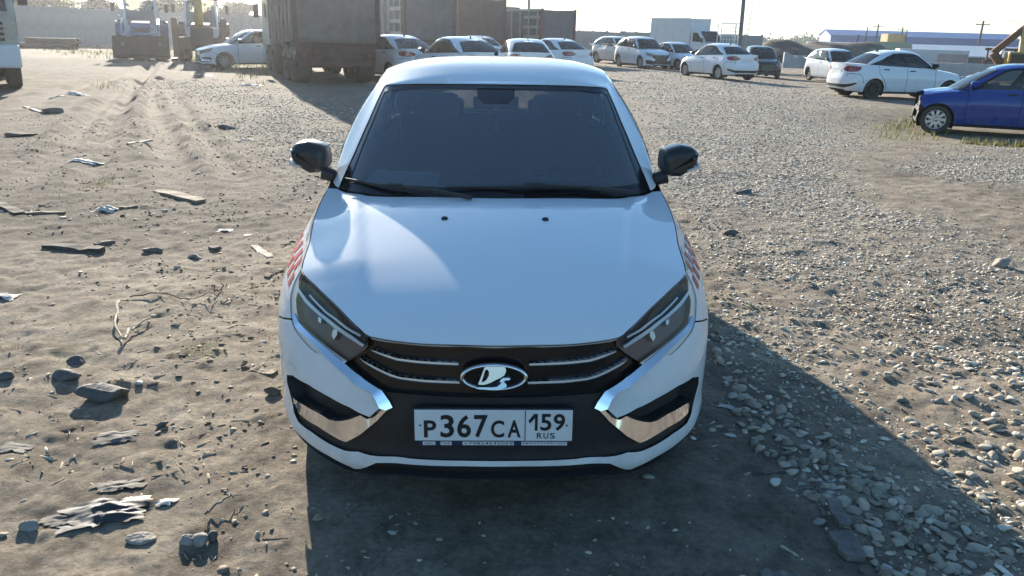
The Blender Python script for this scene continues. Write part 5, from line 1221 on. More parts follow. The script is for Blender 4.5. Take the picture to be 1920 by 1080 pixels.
# scrap heap, pipe stack
rs = random.Random(9)
e = empty('scrap_heap', (*at(1806, 35), 0)); tag(e, 'heap of dark scrap parts between the white sedan and the blue car', 'scrap heap')
for k in range(34):
    b = MB(); r = math.sqrt(rs.random()) * 1.25; a = rs.random() * 6.28; hgt = .55 * (1 - r / 1.4) * rs.random() + .12
    if k % 4 == 0: b.lathe([(.12, -.08), (.28, -.09), (.31, 0), (.28, .09), (.12, .08)], 'y', n=14); 
    else: b.box((0, 0, 0), (rs.uniform(.2, .5), rs.uniform(.15, .35), rs.uniform(.08, .25)), bev=.03)
    o = b.build('scrap_piece', M[rs.choice(['black', 'chassis_dark', 'bucket', 'rust', 'silver'])], e); o.location = (r * math.cos(a), r * math.sin(a), hgt); o.rotation_euler = (rs.uniform(-.8, .8), rs.uniform(-.8, .8), rs.uniform(0, 3))
e = empty('pipe_stack', (*at(80, 57), 0), .1); tag(e, 'stack of dark pipes lying in front of the left concrete fence', 'pipes')
for k, (x, z) in enumerate(((0, .16), (.34, .16), (.68, .16), (.17, .45), (.51, .45))):
    b = MB(); b.tube([(-1.5 + .1 * k, x, z), (1.3 + .12 * k, x, z)], .16, 12); b.build('pipe', M['bucket'], e)
# earth bank
def earth_bank():
    n, m = 60, 14; v = []; P0, P1 = np.array(at(1418, 70)), np.array(at(1690, 88)); d = (P1 - P0) / np.linalg.norm(P1 - P0); nn = np.array((-d[1], d[0])); Ln = np.linalg.norm(P1 - P0)
    for i in range(n):
        for j in range(m):
            a = i / (n - 1); c = j / (m - 1) * 2 - 1; p = P0 + d * Ln * a + nn * c * 4.5
            h = 1.62 * (1 - abs(c) ** 1.5) * min(1, a * 9) * min(1, (1 - a) * 5) ; h += .5 * float(fbm(np.array([p[0] / 2]), np.array([p[1] / 2]), 3, 3)[0]) * (h > .2); v.append((p[0], p[1], max(h, -.3)))
    b = MB(); b.add(v, [(i * m + j, (i + 1) * m + j, (i + 1) * m + j + 1, i * m + j + 1) for i in range(n - 1) for j in range(m - 1)], True)
    tag(b.build('earth_bank', mat('bank_soil', (.13, .10, .075), .95, noise=.45, nscale=1.2, bump=.6, bscale=6)), kind='structure')
earth_bank()

# ------------------------------------------------------------------ trees
def leaf_cloud(blobs, n, size, seed, squash=.8):
    r = np.random.RandomState(seed); B = np.array(blobs); wts = B[:, 3] ** 2; k = r.choice(len(B), n, p=wts / wts.sum()); u = r.normal(size=(n, 3)); u /= np.linalg.norm(u, axis=1, keepdims=True); rr = B[k, 3] * (r.rand(n) ** .45) * (1 + .25 * r.normal(size=n))
    c = B[k, :3] + u * rr[:, None] * [1, 1, squash]; a = r.normal(size=(n, 3)); a /= np.linalg.norm(a, axis=1, keepdims=True); b_ = np.cross(a, r.normal(size=(n, 3))); b_ /= np.linalg.norm(b_, axis=1, keepdims=True); s_ = size * (.5 + r.rand(n))[:, None]
    v = np.stack([c - a * s_, c + b_ * s_ * .6, c + a * s_, c - b_ * s_ * .6], 1).reshape(-1, 3); return v, np.arange(4 * n).reshape(-1, 4)
def tree(label, u, D, h, w, seed, n=2600, mt='leaf', name='broadleaf_tree'):
    h *= 1.3; p = at(u, D); e = empty(name, (p[0], p[1], -.3)); tag(e, label, 'tree', 'trees beyond the fences'); r = random.Random(seed); b = MB(); tips = []
    b.tube([(0, 0, 0), (.1, .05, h * .35), (.05, .1, h * .6)], [.16, .12, .08], 7)
    for k in range(7):
        a = k * .9 + r.random(); z0 = h * r.uniform(.25, .5); q = (math.cos(a) * w * r.uniform(.25, .42), math.sin(a) * w * r.uniform(.25, .42), h * r.uniform(.5, .85)); b.tube([(0.05, .05, z0), (q[0] * .5, q[1] * .5, (z0 + q[2]) / 2 + .1), q], [.07, .05, .02], 5); tips.append((*q, w * r.uniform(.13, .24)))
    tips += [(r.uniform(-.15, .15) * w, r.uniform(-.15, .15) * w, h * r.uniform(.7, .92), w * r.uniform(.15, .22)) for _ in range(5)]
    b.build('trunk', M['bark'], e); v, f = leaf_cloud(tips, n, .13 + .02 * D / 60, seed); me = bpy.data.meshes.new('crown'); me.from_pydata(v.tolist(), [], f.tolist()); me.materials.append(M[mt]); link('crown', me, e)
for k, (u, D, h, w, lb) in enumerate(((40, 88, 3.9, 4.5, 'low spreading tree showing above the left end of the concrete fence'), (72, 92, 4.4, 4.2, 'tallest thin tree above the left concrete fence'), (120, 105, 3.0, 7, 'low dark bushy tree between the thin tree and the round bush over the fence'), (192, 90, 3.3, 3.8, 'round bushy tree above the concrete fence left of the tractor'),
                                   (292, 90, 3.2, 3.6, 'bushy tree showing just right of the tractor'), (322, 84, 3.7, 4.0, 'green tree between the tractor and the backhoe'), (425, 95, 2.9, 4.0, 'low tree above the corrugated fence right of the backhoe'), (452, 92, 3.4, 3.2, 'tree half hidden by the front of the biggest dump truck'))):
    tree(lb, u, D, h, w, 20 + k)
rr = np.random.RandomState(4); bl = []
for k in range(70):
    u = rr.uniform(1425, 1580) if k < 40 else rr.uniform(900, 2100); p = at(u, rr.uniform(300, 420)); bl.append((p[0], p[1], rr.uniform(0, 2.2), rr.uniform(2.0, 4.2)))
for k in range(60): p = at(rr.uniform(-150, 700), rr.uniform(200, 320)); bl.append((p[0], p[1], rr.uniform(0, 2.0), rr.uniform(2.0, 4.5)))
v, f = leaf_cloud(bl, 9000, .55, 8, .7); me = bpy.data.meshes.new('far_treeline'); me.from_pydata(v.tolist(), [], f.tolist()); me.materials.append(M['leaf_far']); tag(link('far_treeline', me), 'low line of trees on the far horizon', 'trees', kind='stuff')
# ------------------------------------------------------------------ gravel, stones, rubbish
def ico(sub):
    bm = bmesh.new(); bmesh.ops.create_icosphere(bm, subdivisions=sub, radius=1.0); v = np.array([p.co[:] for p in bm.verts]); f = np.array([[q.index for q in p.verts] for p in bm.faces]); bm.free(); return v, f
ICO1, ICO2 = ico(1), ico(2)
def rot_rand(r, n, flat=.5):
    """random orientation that keeps the flat axis roughly up"""
    a = r.rand(n) * 2 * np.pi; tx = r.normal(size=n) * flat; ty = r.normal(size=n) * flat
    ca, sa, cx, sx_, cy, sy_ = np.cos(a), np.sin(a), np.cos(tx), np.sin(tx), np.cos(ty), np.sin(ty); Z = np.zeros(n); I = np.ones(n)
    Rz = np.stack([ca, -sa, Z, sa, ca, Z, Z, Z, I], -1).reshape(n, 3, 3); Rx = np.stack([I, Z, Z, Z, cx, -sx_, Z, sx_, cx], -1).reshape(n, 3, 3); Ry = np.stack([cy, Z, sy_, Z, I, Z, -sy_, Z, cy], -1).reshape(n, 3, 3)
    return Rz @ Rx @ Ry
def stones(pos, size, r, base, jit=.14, flat=.26, sink=.36):
    V, F = base; n = len(pos); sc = np.stack([r.uniform(.75, 1.35, n), r.uniform(.6, 1.0, n), r.uniform(.24, .5, n)], -1) * size[:, None] * .5
    # facets: push vertices towards random cutting planes
    P = np.repeat(V[None], n, 0)
    for k in range(8):
        d = r.normal(size=(n, 3)); d /= np.linalg.norm(d, axis=1, keepdims=True); h = r.uniform(.34, .75, n); t = np.einsum('nvk,nk->nv', P, d); ex = np.clip(t - h[:, None], 0, None); P = P - ex[..., None] * d[:, None]
    P = P * (1 + jit * (r.rand(n, len(V), 1) - .5)); P = P * sc[:, None]; P = np.einsum('nij,nvj->nvi', rot_rand(r, n, flat), P)
    P[..., 2] += (sc[:, 2] * (1 - 2 * sink))[:, None]; P += pos[:, None]
    f = F[None] + (np.arange(n) * len(V))[:, None, None]; return P.reshape(-1, 3), f.reshape(-1, 3)
def fast_mesh(name, v, f):
    me = bpy.data.meshes.new(name); k = f.shape[1]; me.vertices.add(len(v)); me.vertices.foreach_set('co', v.astype(np.float32).ravel()); me.loops.add(f.size); me.loops.foreach_set('vertex_index', f.astype(np.int32).ravel())
    me.polygons.add(len(f)); me.polygons.foreach_set('loop_start', (np.arange(len(f)) * k).astype(np.int32)); me.update(calc_edges=True); return me
def stone_mat(name, rnd, stops):
    m = bpy.data.materials.new(name); m.use_nodes = True; nt = m.node_tree; b = nt.nodes['Principled BSDF']; L = nt.links
    src = nt.nodes.new('ShaderNodeNewGeometry').outputs['Random Per Island'] if rnd == 'island' else nt.nodes.new('ShaderNodeObjectInfo').outputs['Random']
    r = nt.nodes.new('ShaderNodeValToRGB'); e = r.color_ramp.elements
    while len(e) < len(stops): e.new(.5)
    for el, (p, c) in zip(e, stops): el.position = p; el.color = (*c, 1)
    L.new(src, r.inputs['Fac']); tc = nt.nodes.new('ShaderNodeTexCoord'); n = nt.nodes.new('ShaderNodeTexNoise'); n.inputs['Scale'].default_value = 45; n.inputs['Detail'].default_value = 6; n.inputs['Roughness'].default_value = .7; L.new(tc.outputs['Object'], n.inputs['Vector'])
    q = nt.nodes.new('ShaderNodeMapRange'); q.inputs['From Min'].default_value = .3; q.inputs['From Max'].default_value = .7; q.inputs['To Min'].default_value = .68; q.inputs['To Max'].default_value = 1.2; L.new(n.outputs['Fac'], q.inputs['Value'])
    mx = nt.nodes.new('ShaderNodeMix'); mx.data_type = 'RGBA'; mx.blend_type = 'MULTIPLY'; mx.inputs['Factor'].default_value = 1; L.new(r.outputs['Color'], mx.inputs['A']); L.new(q.outputs[0], mx.inputs['B']); L.new(mx.outputs['Result'], b.inputs['Base Color'])
    b.inputs['Roughness'].default_value = .82; b.inputs['Specular IOR Level'].default_value = .35
    bp = nt.nodes.new('ShaderNodeBump'); bp.inputs['Strength'].default_value = .5; bp.inputs['Distance'].default_value = .01; L.new(n.outputs['Fac'], bp.inputs['Height']); L.new(bp.outputs[0], b.inputs['Normal']); return m
GST = [(0, (.27, .225, .17)), (.25, (.44, .38, .29)), (.6, (.57, .505, .395)), (.85, (.65, .59, .48)), (1, (.74, .70, .62))]
M['gravel'] = stone_mat('gravel_stone', 'island', GST); M['stone'] = stone_mat('loose_stone', 'object', [(p, tuple(c * .72 for c in q)) for p, q in GST])
M['pebble'] = stone_mat('dirt_crumb', 'island', [(0, (.10, .08, .062)), (.35, (.20, .16, .12)), (.72, (.34, .28, .21)), (.93, (.45, .40, .33)), (1, (.68, .65, .60))])
def in_car(x, y):
    dx, dy = x + .0413, y - 2.393; return (np.abs(dx) < .80) & (dy > .15) & (dy < 4.5)
def scatter_gravel():
    r = np.random.RandomState(12); out = []
    # candidate density falls with distance; sizes 2 to 7 cm
    for y0, y1, dens, smin, smax in ((1.7, 4, 900, .014, .058), (4, 7, 820, .017, .054), (7, 11, 520, .022, .058), (11, 16, 260, .030, .068), (16, 24, 95, .04, .085), (24, 36, 34, .055, .11), (36, 56, 11, .07, .14)):
        hw = y1 * .72; n = int(dens * (y1 - y0) * 2 * hw); x = r.uniform(-hw, hw, n); y = r.uniform(y0, y1, n); w = gravel_w(x, y) * np.where(y < 4.2, .85, 1.0); keep = (r.rand(n) < w ** 1.4) & (np.abs(x) < .70 * y + .4) & ~in_car(x, y); x, y = x[keep], y[keep]
        s_ = smin + (smax - smin) * r.rand(len(x)) ** 2.6; out.append((x, y, s_))
    x, y, s_ = (np.concatenate([o[k] for o in out]) for k in range(3))
    # scattered strays outside the beds
    n = 5200; xs = r.uniform(-9, 9, n); ys = 1.7 + 14 * r.rand(n) ** 1.5; k = (np.abs(xs) < .72 * ys + .4) & ~in_car(xs, ys) & (r.rand(n) < .35 + .65 * (xs > .6)); x = np.concatenate([x, xs[k]]); y = np.concatenate([y, ys[k]]); s_ = np.concatenate([s_, .012 + .035 * r.rand(k.sum()) ** 3])
    return x, y, s_
gx_, gy_, gs_ = scatter_gravel()
# heavier lumps in the shade of the near car at lower right
rr = np.random.RandomState(77); P_ = np.array([gp(*q) for q in [(1340, 650), (1420, 740), (1560, 830), (1700, 920), (1900, 1040), (1930, 1090), (1640, 1100), (1600, 1000), (1480, 900), (1380, 800)]]); lo, hi = P_.min(0), P_.max(0)
cand = rr.uniform(lo, hi, (640, 2)); cand = cand[pip(cand, P_)]; sz = .042 + .045 * rr.rand(len(cand)) ** 1.6
P2 = np.array([gp(*q) for q in [(1640, 640), (1920, 640), (1930, 1000), (1800, 960), (1700, 860)]]); c2 = rr.uniform(P2.min(0), P2.max(0), (430, 2)); c2 = c2[pip(c2, P2)]; s2_ = .04 + .04 * rr.rand(len(c2)) ** 2
gx_ = np.concatenate([gx_, cand[:, 0], c2[:, 0]]); gy_ = np.concatenate([gy_, cand[:, 1], c2[:, 1]]); gs_ = np.concatenate([gs_, sz, s2_])
gz_ = zg(gx_, gy_); dist = np.sqrt(gx_ ** 2 + gy_ ** 2 + CAM_H ** 2)
okv = np.abs(gx_) < .645 * gy_ + .12; score = np.where(okv & (gy_ > 1.95), gs_ / dist, 0); order = np.argsort(-score); big = order[:290]; rest = np.ones(len(gx_), bool); rest[big] = False
pos = np.stack([gx_, gy_, gz_], -1)
near = rest & (dist < 5.2); far = rest & (dist >= 5.2); R_ = np.random.RandomState(5)
va, fa_ = stones(pos[near], gs_[near], R_, ICO2); vb, fb = stones(pos[far], gs_[far], R_, ICO1, .22)
me = fast_mesh('gravel', np.concatenate([va, vb]), np.concatenate([fa_, fb + len(va)])); me.materials.append(M['gravel']); tag(link('gravel', me), 'bed of loose grey crushed stone spread over the right of the yard', 'gravel', kind='stuff')
protos = []
for k in range(14):
    v, f = stones(np.zeros((1, 3)), np.array([1.0]), R_, ICO2, .08, .15, .33); me = fast_mesh('stone', v, f); me.materials.append(M['stone']); protos.append(me)
for i in big:
    o = link('stone', protos[R_.randint(14)], ground_o); o.location = pos[i]; s_ = gs_[i]; o.scale = (s_, s_ * R_.uniform(.85, 1.15), s_ * R_.uniform(.8, 1.1)); o.rotation_euler = (R_.normal() * .15, R_.normal() * .15, R_.rand() * 6.28)
# crumbs of soil and chips on the dirt
r = np.random.RandomState(21); n = 60000; x = r.uniform(-13, 9, n); y = 1.75 + 13 * r.rand(n) ** 1.6; k = (np.abs(x) < .7 * y + .35) & ~in_car(x, y); cl = fbm(x / .45, y / .45, 91, 3); k &= r.rand(n) < np.clip(.35 + 1.5 * cl, .05, 1)
x, y = x[k], y[k]; s_ = .005 + .020 * r.rand(len(x)) ** 4 * np.where(cl[k] > .15, 1.6, 1) + .0009 * y
v, f = stones(np.stack([x, y, zg(x, y)], -1), s_, r, ICO1, .35)
# larger flat clods of the same soil, half sunk
n = 15000; x = r.uniform(-12, 3, n); y = 1.8 + 12 * r.rand(n) ** 1.4; cl = fbm(x / .8, y / .8, 97, 4); k = (np.abs(x) < .7 * y + .35) & ~in_car(x, y) & (r.rand(n) < np.clip(.15 + 2.4 * cl, .03, 1)) & (x < 1.2); x, y = x[k], y[k]
v2, f2 = stones(np.stack([x, y, zg(x, y)], -1), .018 + .05 * r.rand(len(x)) ** 2.5 + .001 * y, r, ICO1, .3, .2, .52)
# fine chips between the gravel stones
n = 46000; x = r.uniform(-2, 8, n); y = 1.8 + 8.5 * r.rand(n) ** 1.2; k = (np.abs(x) < .7 * y + .35) & ~in_car(x, y) & (r.rand(n) < gravel_w(x, y)); x, y = x[k], y[k]; v3, f3 = stones(np.stack([x, y, zg(x, y)], -1), .007 + .014 * r.rand(len(x)) ** 2, r, ICO1, .3, .4, .3)
v, f = np.concatenate([v, v2]), np.concatenate([f, f2 + len(v)])
mg = fast_mesh('gravel_chips', v3, f3); mg.materials.append(M['gravel']); tag(link('gravel_chips', mg), 'fine stone chips between the gravel stones', 'gravel chips', kind='stuff'); me = fast_mesh('soil_crumbs', v, f); me.materials.append(M['pebble']); tag(link('soil_crumbs', me), 'small crumbs of soil and stone chips strewn over the dirt', 'soil crumbs', kind='stuff')
# straw, bark and twig bits
def litter():
    r = np.random.RandomState(31); n = 3600; x = r.uniform(-11, 6, n); y = 1.8 + 11 * r.rand(n) ** 1.5; x[:900] = r.normal(-1.5, .35, 900); y[:900] = r.uniform(2.6, 6.5, 900); k = (np.abs(x) < .7 * y + .3) & ~in_car(x, y) & (r.rand(n) < np.where(x < .5, .9, .35) * np.clip(.4 + 2 * fbm(x / .7, y / .7, 95, 2), .05, 1)); x, y = x[k], y[k]; n = len(x)
    a = r.rand(n) * 6.28; L_ = .010 + .035 * r.rand(n) ** 2.5; w = .002 + .005 * r.rand(n) ** 2; z = zg(x, y) + .0005; dx, dy = np.cos(a) * L_, np.sin(a) * L_; px, py = -np.sin(a) * w, np.cos(a) * w; t = r.normal(size=n) * .0025
    V = []
    for s1, s2, up in ((-1, -1, 0), (1, -1, 0), (1, 1, 0), (-1, 1, 0), (-1, 0, 1), (1, 0, 1)): V.append(np.stack([x + s1 * dx + s2 * px, y + s1 * dy + s2 * py, z + s1 * t + up * w * .6 + up * .001 - .002 * (1 - up)], -1))
    V = np.stack(V, 1).reshape(-1, 3); F = np.array([[0, 1, 5], [0, 5, 4], [2, 3, 4], [2, 4, 5], [1, 2, 5], [3, 0, 4]]); f = (F[None] + (np.arange(n) * 6)[:, None, None]).reshape(-1, 3)
    me = fast_mesh('litter', V, f); me.materials.append(stone_mat('chaff', 'island', [(0, (.20, .15, .10)), (.5, (.36, .29, .20)), (.85, (.50, .43, .32)), (1, (.60, .55, .46))])); tag(link('litter', me), 'straw, bark and wood bits scattered over the dirt', 'litter', kind='stuff')
litter()
def grass():
    r = np.random.RandomState(41); V = []; 
    for px, n, hgt in ((GRASS[0], 5200, .16), (GRASS[1], 260, .10), (GRASS[2], 1500, .11), (GRASS[3], 500, .12), (GRASS[4], 1500, .13), (MOSS[0], 600, .012), (MOSS[1], 160, .009), (MOSS[2], 200, .012), (MOSS[3], 200, .02)):
        P = np.array([gp(*q) for q in px]); c = r.uniform(P.min(0), P.max(0), (n * 3, 2)); c = c[pip(c, P)]; cl = fbm(c[:, 0] / .8, c[:, 1] / .8, 77, 3); c = c[r.rand(len(c)) < np.clip(.25 + 2.2 * cl, 0, 1)][:n]
        z = zg(c[:, 0], c[:, 1]); h = hgt * (.4 + r.rand(len(c))); a = r.rand(len(c)) * 6.28; w = h * .10 + .002; lean = r.normal(size=(len(c), 2)) * h[:, None] * .35
        b0 = np.stack([c[:, 0] - np.cos(a) * w, c[:, 1] - np.sin(a) * w, z - .01], -1); b1 = np.stack([c[:, 0] + np.cos(a) * w, c[:, 1] + np.sin(a) * w, z - .01], -1); t = np.stack([c[:, 0] + lean[:, 0], c[:, 1] + lean[:, 1], z + h], -1); V.append(np.stack([b0, b1, t], 1).reshape(-1, 3))
    V = np.concatenate(V); me = fast_mesh('grass', V, np.arange(len(V)).reshape(-1, 3)); me.materials.append(M['grass']); tag(link('grass', me), 'thin patches of short weeds and grass', 'grass', kind='stuff')
grass()
M['old_wood'] = mat('old_wood', (.30, .235, .165), .9, noise=.45, nscale=14, bump=.5, bscale=70); M['grey_wood'] = mat('grey_wood', (.20, .185, .165), .9, noise=.45, nscale=14, bump=.5, bscale=60); M['dark_wood'] = mat('dark_wood', (.085, .075, .065), .9, noise=.45, nscale=14, bump=.4, bscale=60); M['pale_wood'] = mat('pale_wood', (.56, .48, .36), .85, noise=.3, nscale=18, bump=.4, bscale=80)
M['rock'] = mat('dark_rock', (.13, .125, .12), .8, noise=.4, nscale=14, bump=.7, bscale=30); M['rock_l'] = mat('pale_rock', (.34, .31, .27), .85, noise=.3, nscale=12, bump=.6, bscale=40)
M['film'] = mat('plastic_film', (.05, .05, .05), .6, noise=.5, nscale=18, coat=.1); M['film_l'] = mat('dirty_film', (.19, .17, .145), .8, noise=.4, nscale=10); M['white_bit'] = mat('white_scrap', (.58, .55, .49), .7, noise=.15, nscale=30)
def plank(label, a, c, w, th, mt, seed=0, name='plank', cat='plank', lift=.0, group='scrap boards'):
    r = np.random.RandomState(seed); p, q = gp(*a), gp(*c); d = q - p; L_ = np.linalg.norm(d); d /= L_; nn = np.array((-d[1], d[0])); n = 7; V = []
    for i in range(n):
        t = i / (n - 1); m_ = p + d * L_ * t; e1, e2 = w / 2 * (1 + .12 * r.normal()), w / 2 * (1 + .12 * r.normal())
        if i in (0, n - 1): e1 *= r.uniform(.5, 1); m_ = m_ + d * r.normal() * .01
        z = max(zg1(*p), zg1(*(p + d * L_ / 2)), zg1(*q) - .01) + lift + .004 * r.normal() - .004
        for s_, hh in ((e1, -.01), (-e2, -.01), (-e2, th * .62), (e1, th * .62)): V.append((*(m_ + nn * s_), z + hh + .002 * r.normal()))
    F = [(0, 1, 2, 3), tuple(4 * (n - 1) + k for k in (3, 2, 1, 0))]
    for i in range(n - 1):
        for k in range(4): F.append((4 * i + k, 4 * i + 4 + k, 4 * i + 4 + (k + 1) % 4, 4 * i + (k + 1) % 4))
    b = MB(); b.add(V, F); tag(b.build(name, M[mt]), label, cat, group)
plank('light brown weathered board lying across the dirt left of the near car', (298, 356), (378, 376), .14, .035, 'old_wood', 1)
plank('dark charred board lying flat on the dirt at far left', (90, 462), (192, 471), .085, .05, 'dark_wood', 2); plank('short grey board lying behind the dark charred board', (176, 459), (216, 451), .05, .03, 'grey_wood', 3)
plank('pale split lath on the dirt beside the front wing of the near car', (476, 462), (508, 484), .055, .03, 'pale_wood', 4)
plank('long grey board in the shade among the stones', (1540, 908), (1588, 992), .05, .02, 'grey_wood', 5); plank('short wide board end in the shade below the long grey board', (1574, 1000), (1606, 1046), .078, .018, 'grey_wood', 6)
plank('thin grey lath leaning beside the long board in the shade', (1527, 926), (1548, 968), .016, .014, 'grey_wood', 7); plank('board cut off by the bottom edge of the picture in the shade', (1426, 1073), (1506, 1086), .05, .025, 'grey_wood', 8)
plank('dark stick sticking out from under the front corner of the near car', (1322, 628), (1352, 645), .022, .015, 'dark_wood', 9, 'stick', 'stick'); plank('white stick on the rutted dirt at far left', (46, 202), (80, 213), .07, .04, 'pale_wood', 10, 'stick', 'stick')
plank('pale slat lying across the wheel rut', (240, 276), (284, 269), .06, .03, 'pale_wood', 11); plank('dark broken slat on the dirt near the left picture edge', (-10, 384), (40, 400), .1, .04, 'dark_wood', 12); plank('brown slat beside the dark broken slat', (40, 398), (118, 397), .05, .03, 'old_wood', 13)
plank('thin brown slat right of the light scraps near the weathered board', (222, 389), (258, 386), .04, .025, 'old_wood', 14); plank('grey splinter lying near the headlight of the near car', (500, 520), (525, 508), .05, .03, 'old_wood', 15, 'stick', 'stick')
plank('long pale strip beside the front bumper of the near car', (452, 683), (490, 692), .04, .012, 'old_wood', 17); plank('pale strip with a crack left of the front bumper', (470, 690), (520, 697), .05, .012, 'old_wood', 18)
plank('thin twig lying in the dark shade in front of the near car', (1395, 890), (1480, 886), .012, .01, 'dark_wood', 19, 'stick', 'stick'); plank('white sliver in the shade at the bottom', (1470, 1020), (1508, 1043), .012, .006, 'pale_wood', 20, 'stick', 'stick')
def twig(label, pts, r0, seed, mt='old_wood'):
    r = np.random.RandomState(seed); b = MB(); P = [gp(*q) for q in pts]; Q = []
    for p, q in zip(P[:-1], P[1:]):
        for k in range(4): m_ = p + (q - p) * k / 4 + r.normal(size=2) * .006; Q.append((*m_, zg1(*m_) + .012 + .012 * abs(r.normal())))
    Q.append((*P[-1], zg1(*P[-1]) + .01)); b.tube(Q, [r0 * (1 - .6 * i / len(Q)) for i in range(len(Q))], 6); tag(b.build('twig', M[mt]), label, 'twig', 'dry twigs')
twig('dry bent twig standing in a V shape on the bare dirt', [(222, 572), (217, 610), (228, 644)], .010, 1, 'pale_wood'); twig('dry curled leaf stalk joined to the V shaped twig', [(228, 644), (250, 620), (282, 602)], .010, 2, 'pale_wood')
twig('long thin root curving over the dirt above the V shaped twig', [(240, 560), (300, 556), (350, 570), (410, 562)], .0045, 3, 'dark_wood'); twig('thin grey root on the dirt near the bottom left stones', [(383, 970), (402, 955), (425, 942), (455, 932)], .005, 4, 'grey_wood')
twig('short curled twig left of the front wheel of the near car', [(402, 556), (420, 545), (416, 538)], .007, 5)
def rock(label, u, v_, size, mt, seed, sc=(1, .7, .45), sink=.3, name='rock', cat='rock', group='loose rocks'):
    r = np.random.RandomState(seed); p = gp(u, v_); V, F = ico(3); P = V.copy()
    for k in range(9):
        d = r.normal(size=3); d /= np.linalg.norm(d); h = r.uniform(.45, .8); t = P @ d; P = P - np.clip(t - h, 0, None)[:, None] * d
    P = P * (1 + .05 * (r.rand(len(V), 1) - .5)); P = P * np.array(sc) * size / 2; a = r.rand() * .6 - .3; c, s_ = math.cos(a), math.sin(a); P = P @ np.array([[c, s_, 0], [-s_, c, 0], [0, 0, 1]]); P[:, 2] += size / 2 * sc[2] * (1 - 2 * sink)
    me = fast_mesh(name, P, F); me.materials.append(M[mt]); o = link(name, me); o.location = (p[0], p[1], zg1(*p)); tag(o, label, cat, group)
rock('big dark slab of rock lying on the dirt at left', 198, 742, .27, 'rock', 1, (1, .55, .42), .25); rock('dark flat rock just behind the big dark slab', 120, 708, .17, 'rock', 2, (1, .6, .38)); rock('dark rock cut off by the left picture edge', 6, 706, .12, 'rock', 3); rock('small dark stone above the flat rock', 145, 674, .12, 'rock', 4, (1, .6, .5)); rock('round white pebble beside the big dark slab', 263, 719, .05, 'white_bit', 5, (1, .9, .5), name='pebble', cat='pebble')
rock('brown stone, left one of three touching stones at bottom left', 349, 1016, .062, 'rock_l', 6, (1, .8, .7)); rock('brown stone in the middle of three touching stones at bottom left', 376, 1013, .075, 'rock_l', 7, (1, .8, .65)); rock('grey stone, right one of three touching stones at bottom left', 400, 1006, .05, 'rock', 8, (.8, .8, 1))
rock('flat reddish stone left of the three touching stones', 265, 1008, .11, 'rock_l', 9, (1, .6, .25)); rock('light angular stone on the dirt near the plastic film', 57, 983, .075, 'rock_l', 10, (1, .8, .6)); rock('small dark grey stone in the middle of the left dirt', 303, 793, .07, 'rock', 11, (1, .7, .5)); rock('dark clod beside the front bumper of the near car', 515, 736, .12, 'clod', 12, (1, .6, .5)); rock('dark clod of soil left of the weathered board', 40, 255, .5, 'clod', 13, (1, .7, .22)); rock('dark clod of soil in the wheel rut far left', 103, 212, .5, 'clod', 14, (1, .7, .25)); rock('dark stone at the rim of the gravel behind the mirror', 425, 242, .32, 'rock', 15, (1, .6, .35)); rock('grey stone lying in the shade in front of the bumper', 1215, 893, .055, 'rock_l', 16, (1, .7, .4)); rock('white stone in the shade left of the long grey board', 1455, 903, .06, 'white_bit', 17, (1, .7, .55)); rock('round pale stone in the shade beside the board end', 1536, 974, .055, 'rock_l', 18, (1, .8, .6))
rock('flat dark stone on the dirt left of the pale lath', 285, 470, .17, 'rock', 19, (1, .7, .3)); rock('dark stone between the flat stone and the pale lath', 365, 480, .15, 'rock', 20, (1, .7, .35)); rock('dark stone close to the pale lath', 403, 466, .12, 'rock', 21, (1, .6, .4)); rock('dark grey stone on the gravel far right of the near car', 1395, 360, .22, 'rock', 22, (1, .7, .4)); rock('large grey stone on the right gravel', 1372, 437, .15, 'rock', 23, (1, .8, .5)); rock('large pale stone near the right picture edge', 1878, 497, .16, 'rock_l', 24, (1, .8, .6))
def crumple(label, cat, u, v_, w, d, hgt, mt, seed, name, n=22, group=None, rot=0):
    r = np.random.RandomState(seed); c = gp(u, v_); V = []
    for i in range(n):
        for j in range(n):
            a, b_ = i / (n - 1) * 2 - 1, j / (n - 1) * 2 - 1; e = 1 + .9 * float(fbm(np.array([2 * math.atan2(b_, a + 1e-6)]), np.array([0.3]), seed, 3)[0]); x0, y0 = a * w / 2 * e, b_ * d / 2 * e; x = x0 * math.cos(rot) - y0 * math.sin(rot); y = x0 * math.sin(rot) + y0 * math.cos(rot); V.append((c[0] + x, c[1] + y))
    A = np.array(V); lx, ly = (A[:, 0] - c[0]) * math.cos(rot) + (A[:, 1] - c[1]) * math.sin(rot), -(A[:, 0] - c[0]) * math.sin(rot) + (A[:, 1] - c[1]) * math.cos(rot); q = .5 - np.abs(fbm(lx / (w * .55) + seed, ly / (d * .22), seed + 3, 2, .4)); fo = .3 * np.abs(fbm(lx / (w * .2), ly / (d * .3), seed + 9, 2)); rim = 1 - np.clip(np.hypot((A[:, 0] - c[0]) / (w * .62), (A[:, 1] - c[1]) / (d * .62)), 0, 1) ** 2
    z = zg(A[:, 0], A[:, 1]) + .004 + hgt * (q * .75 + fo) * (rim + .1); b = MB(); b.add([(*p, k) for p, k in zip(A, z)], [(i * n + j, (i + 1) * n + j, (i + 1) * n + j + 1, i * n + j + 1) for i in range(n - 1) for j in range(n - 1)], True); tag(b.build(name, M[mt]), label, cat, group)
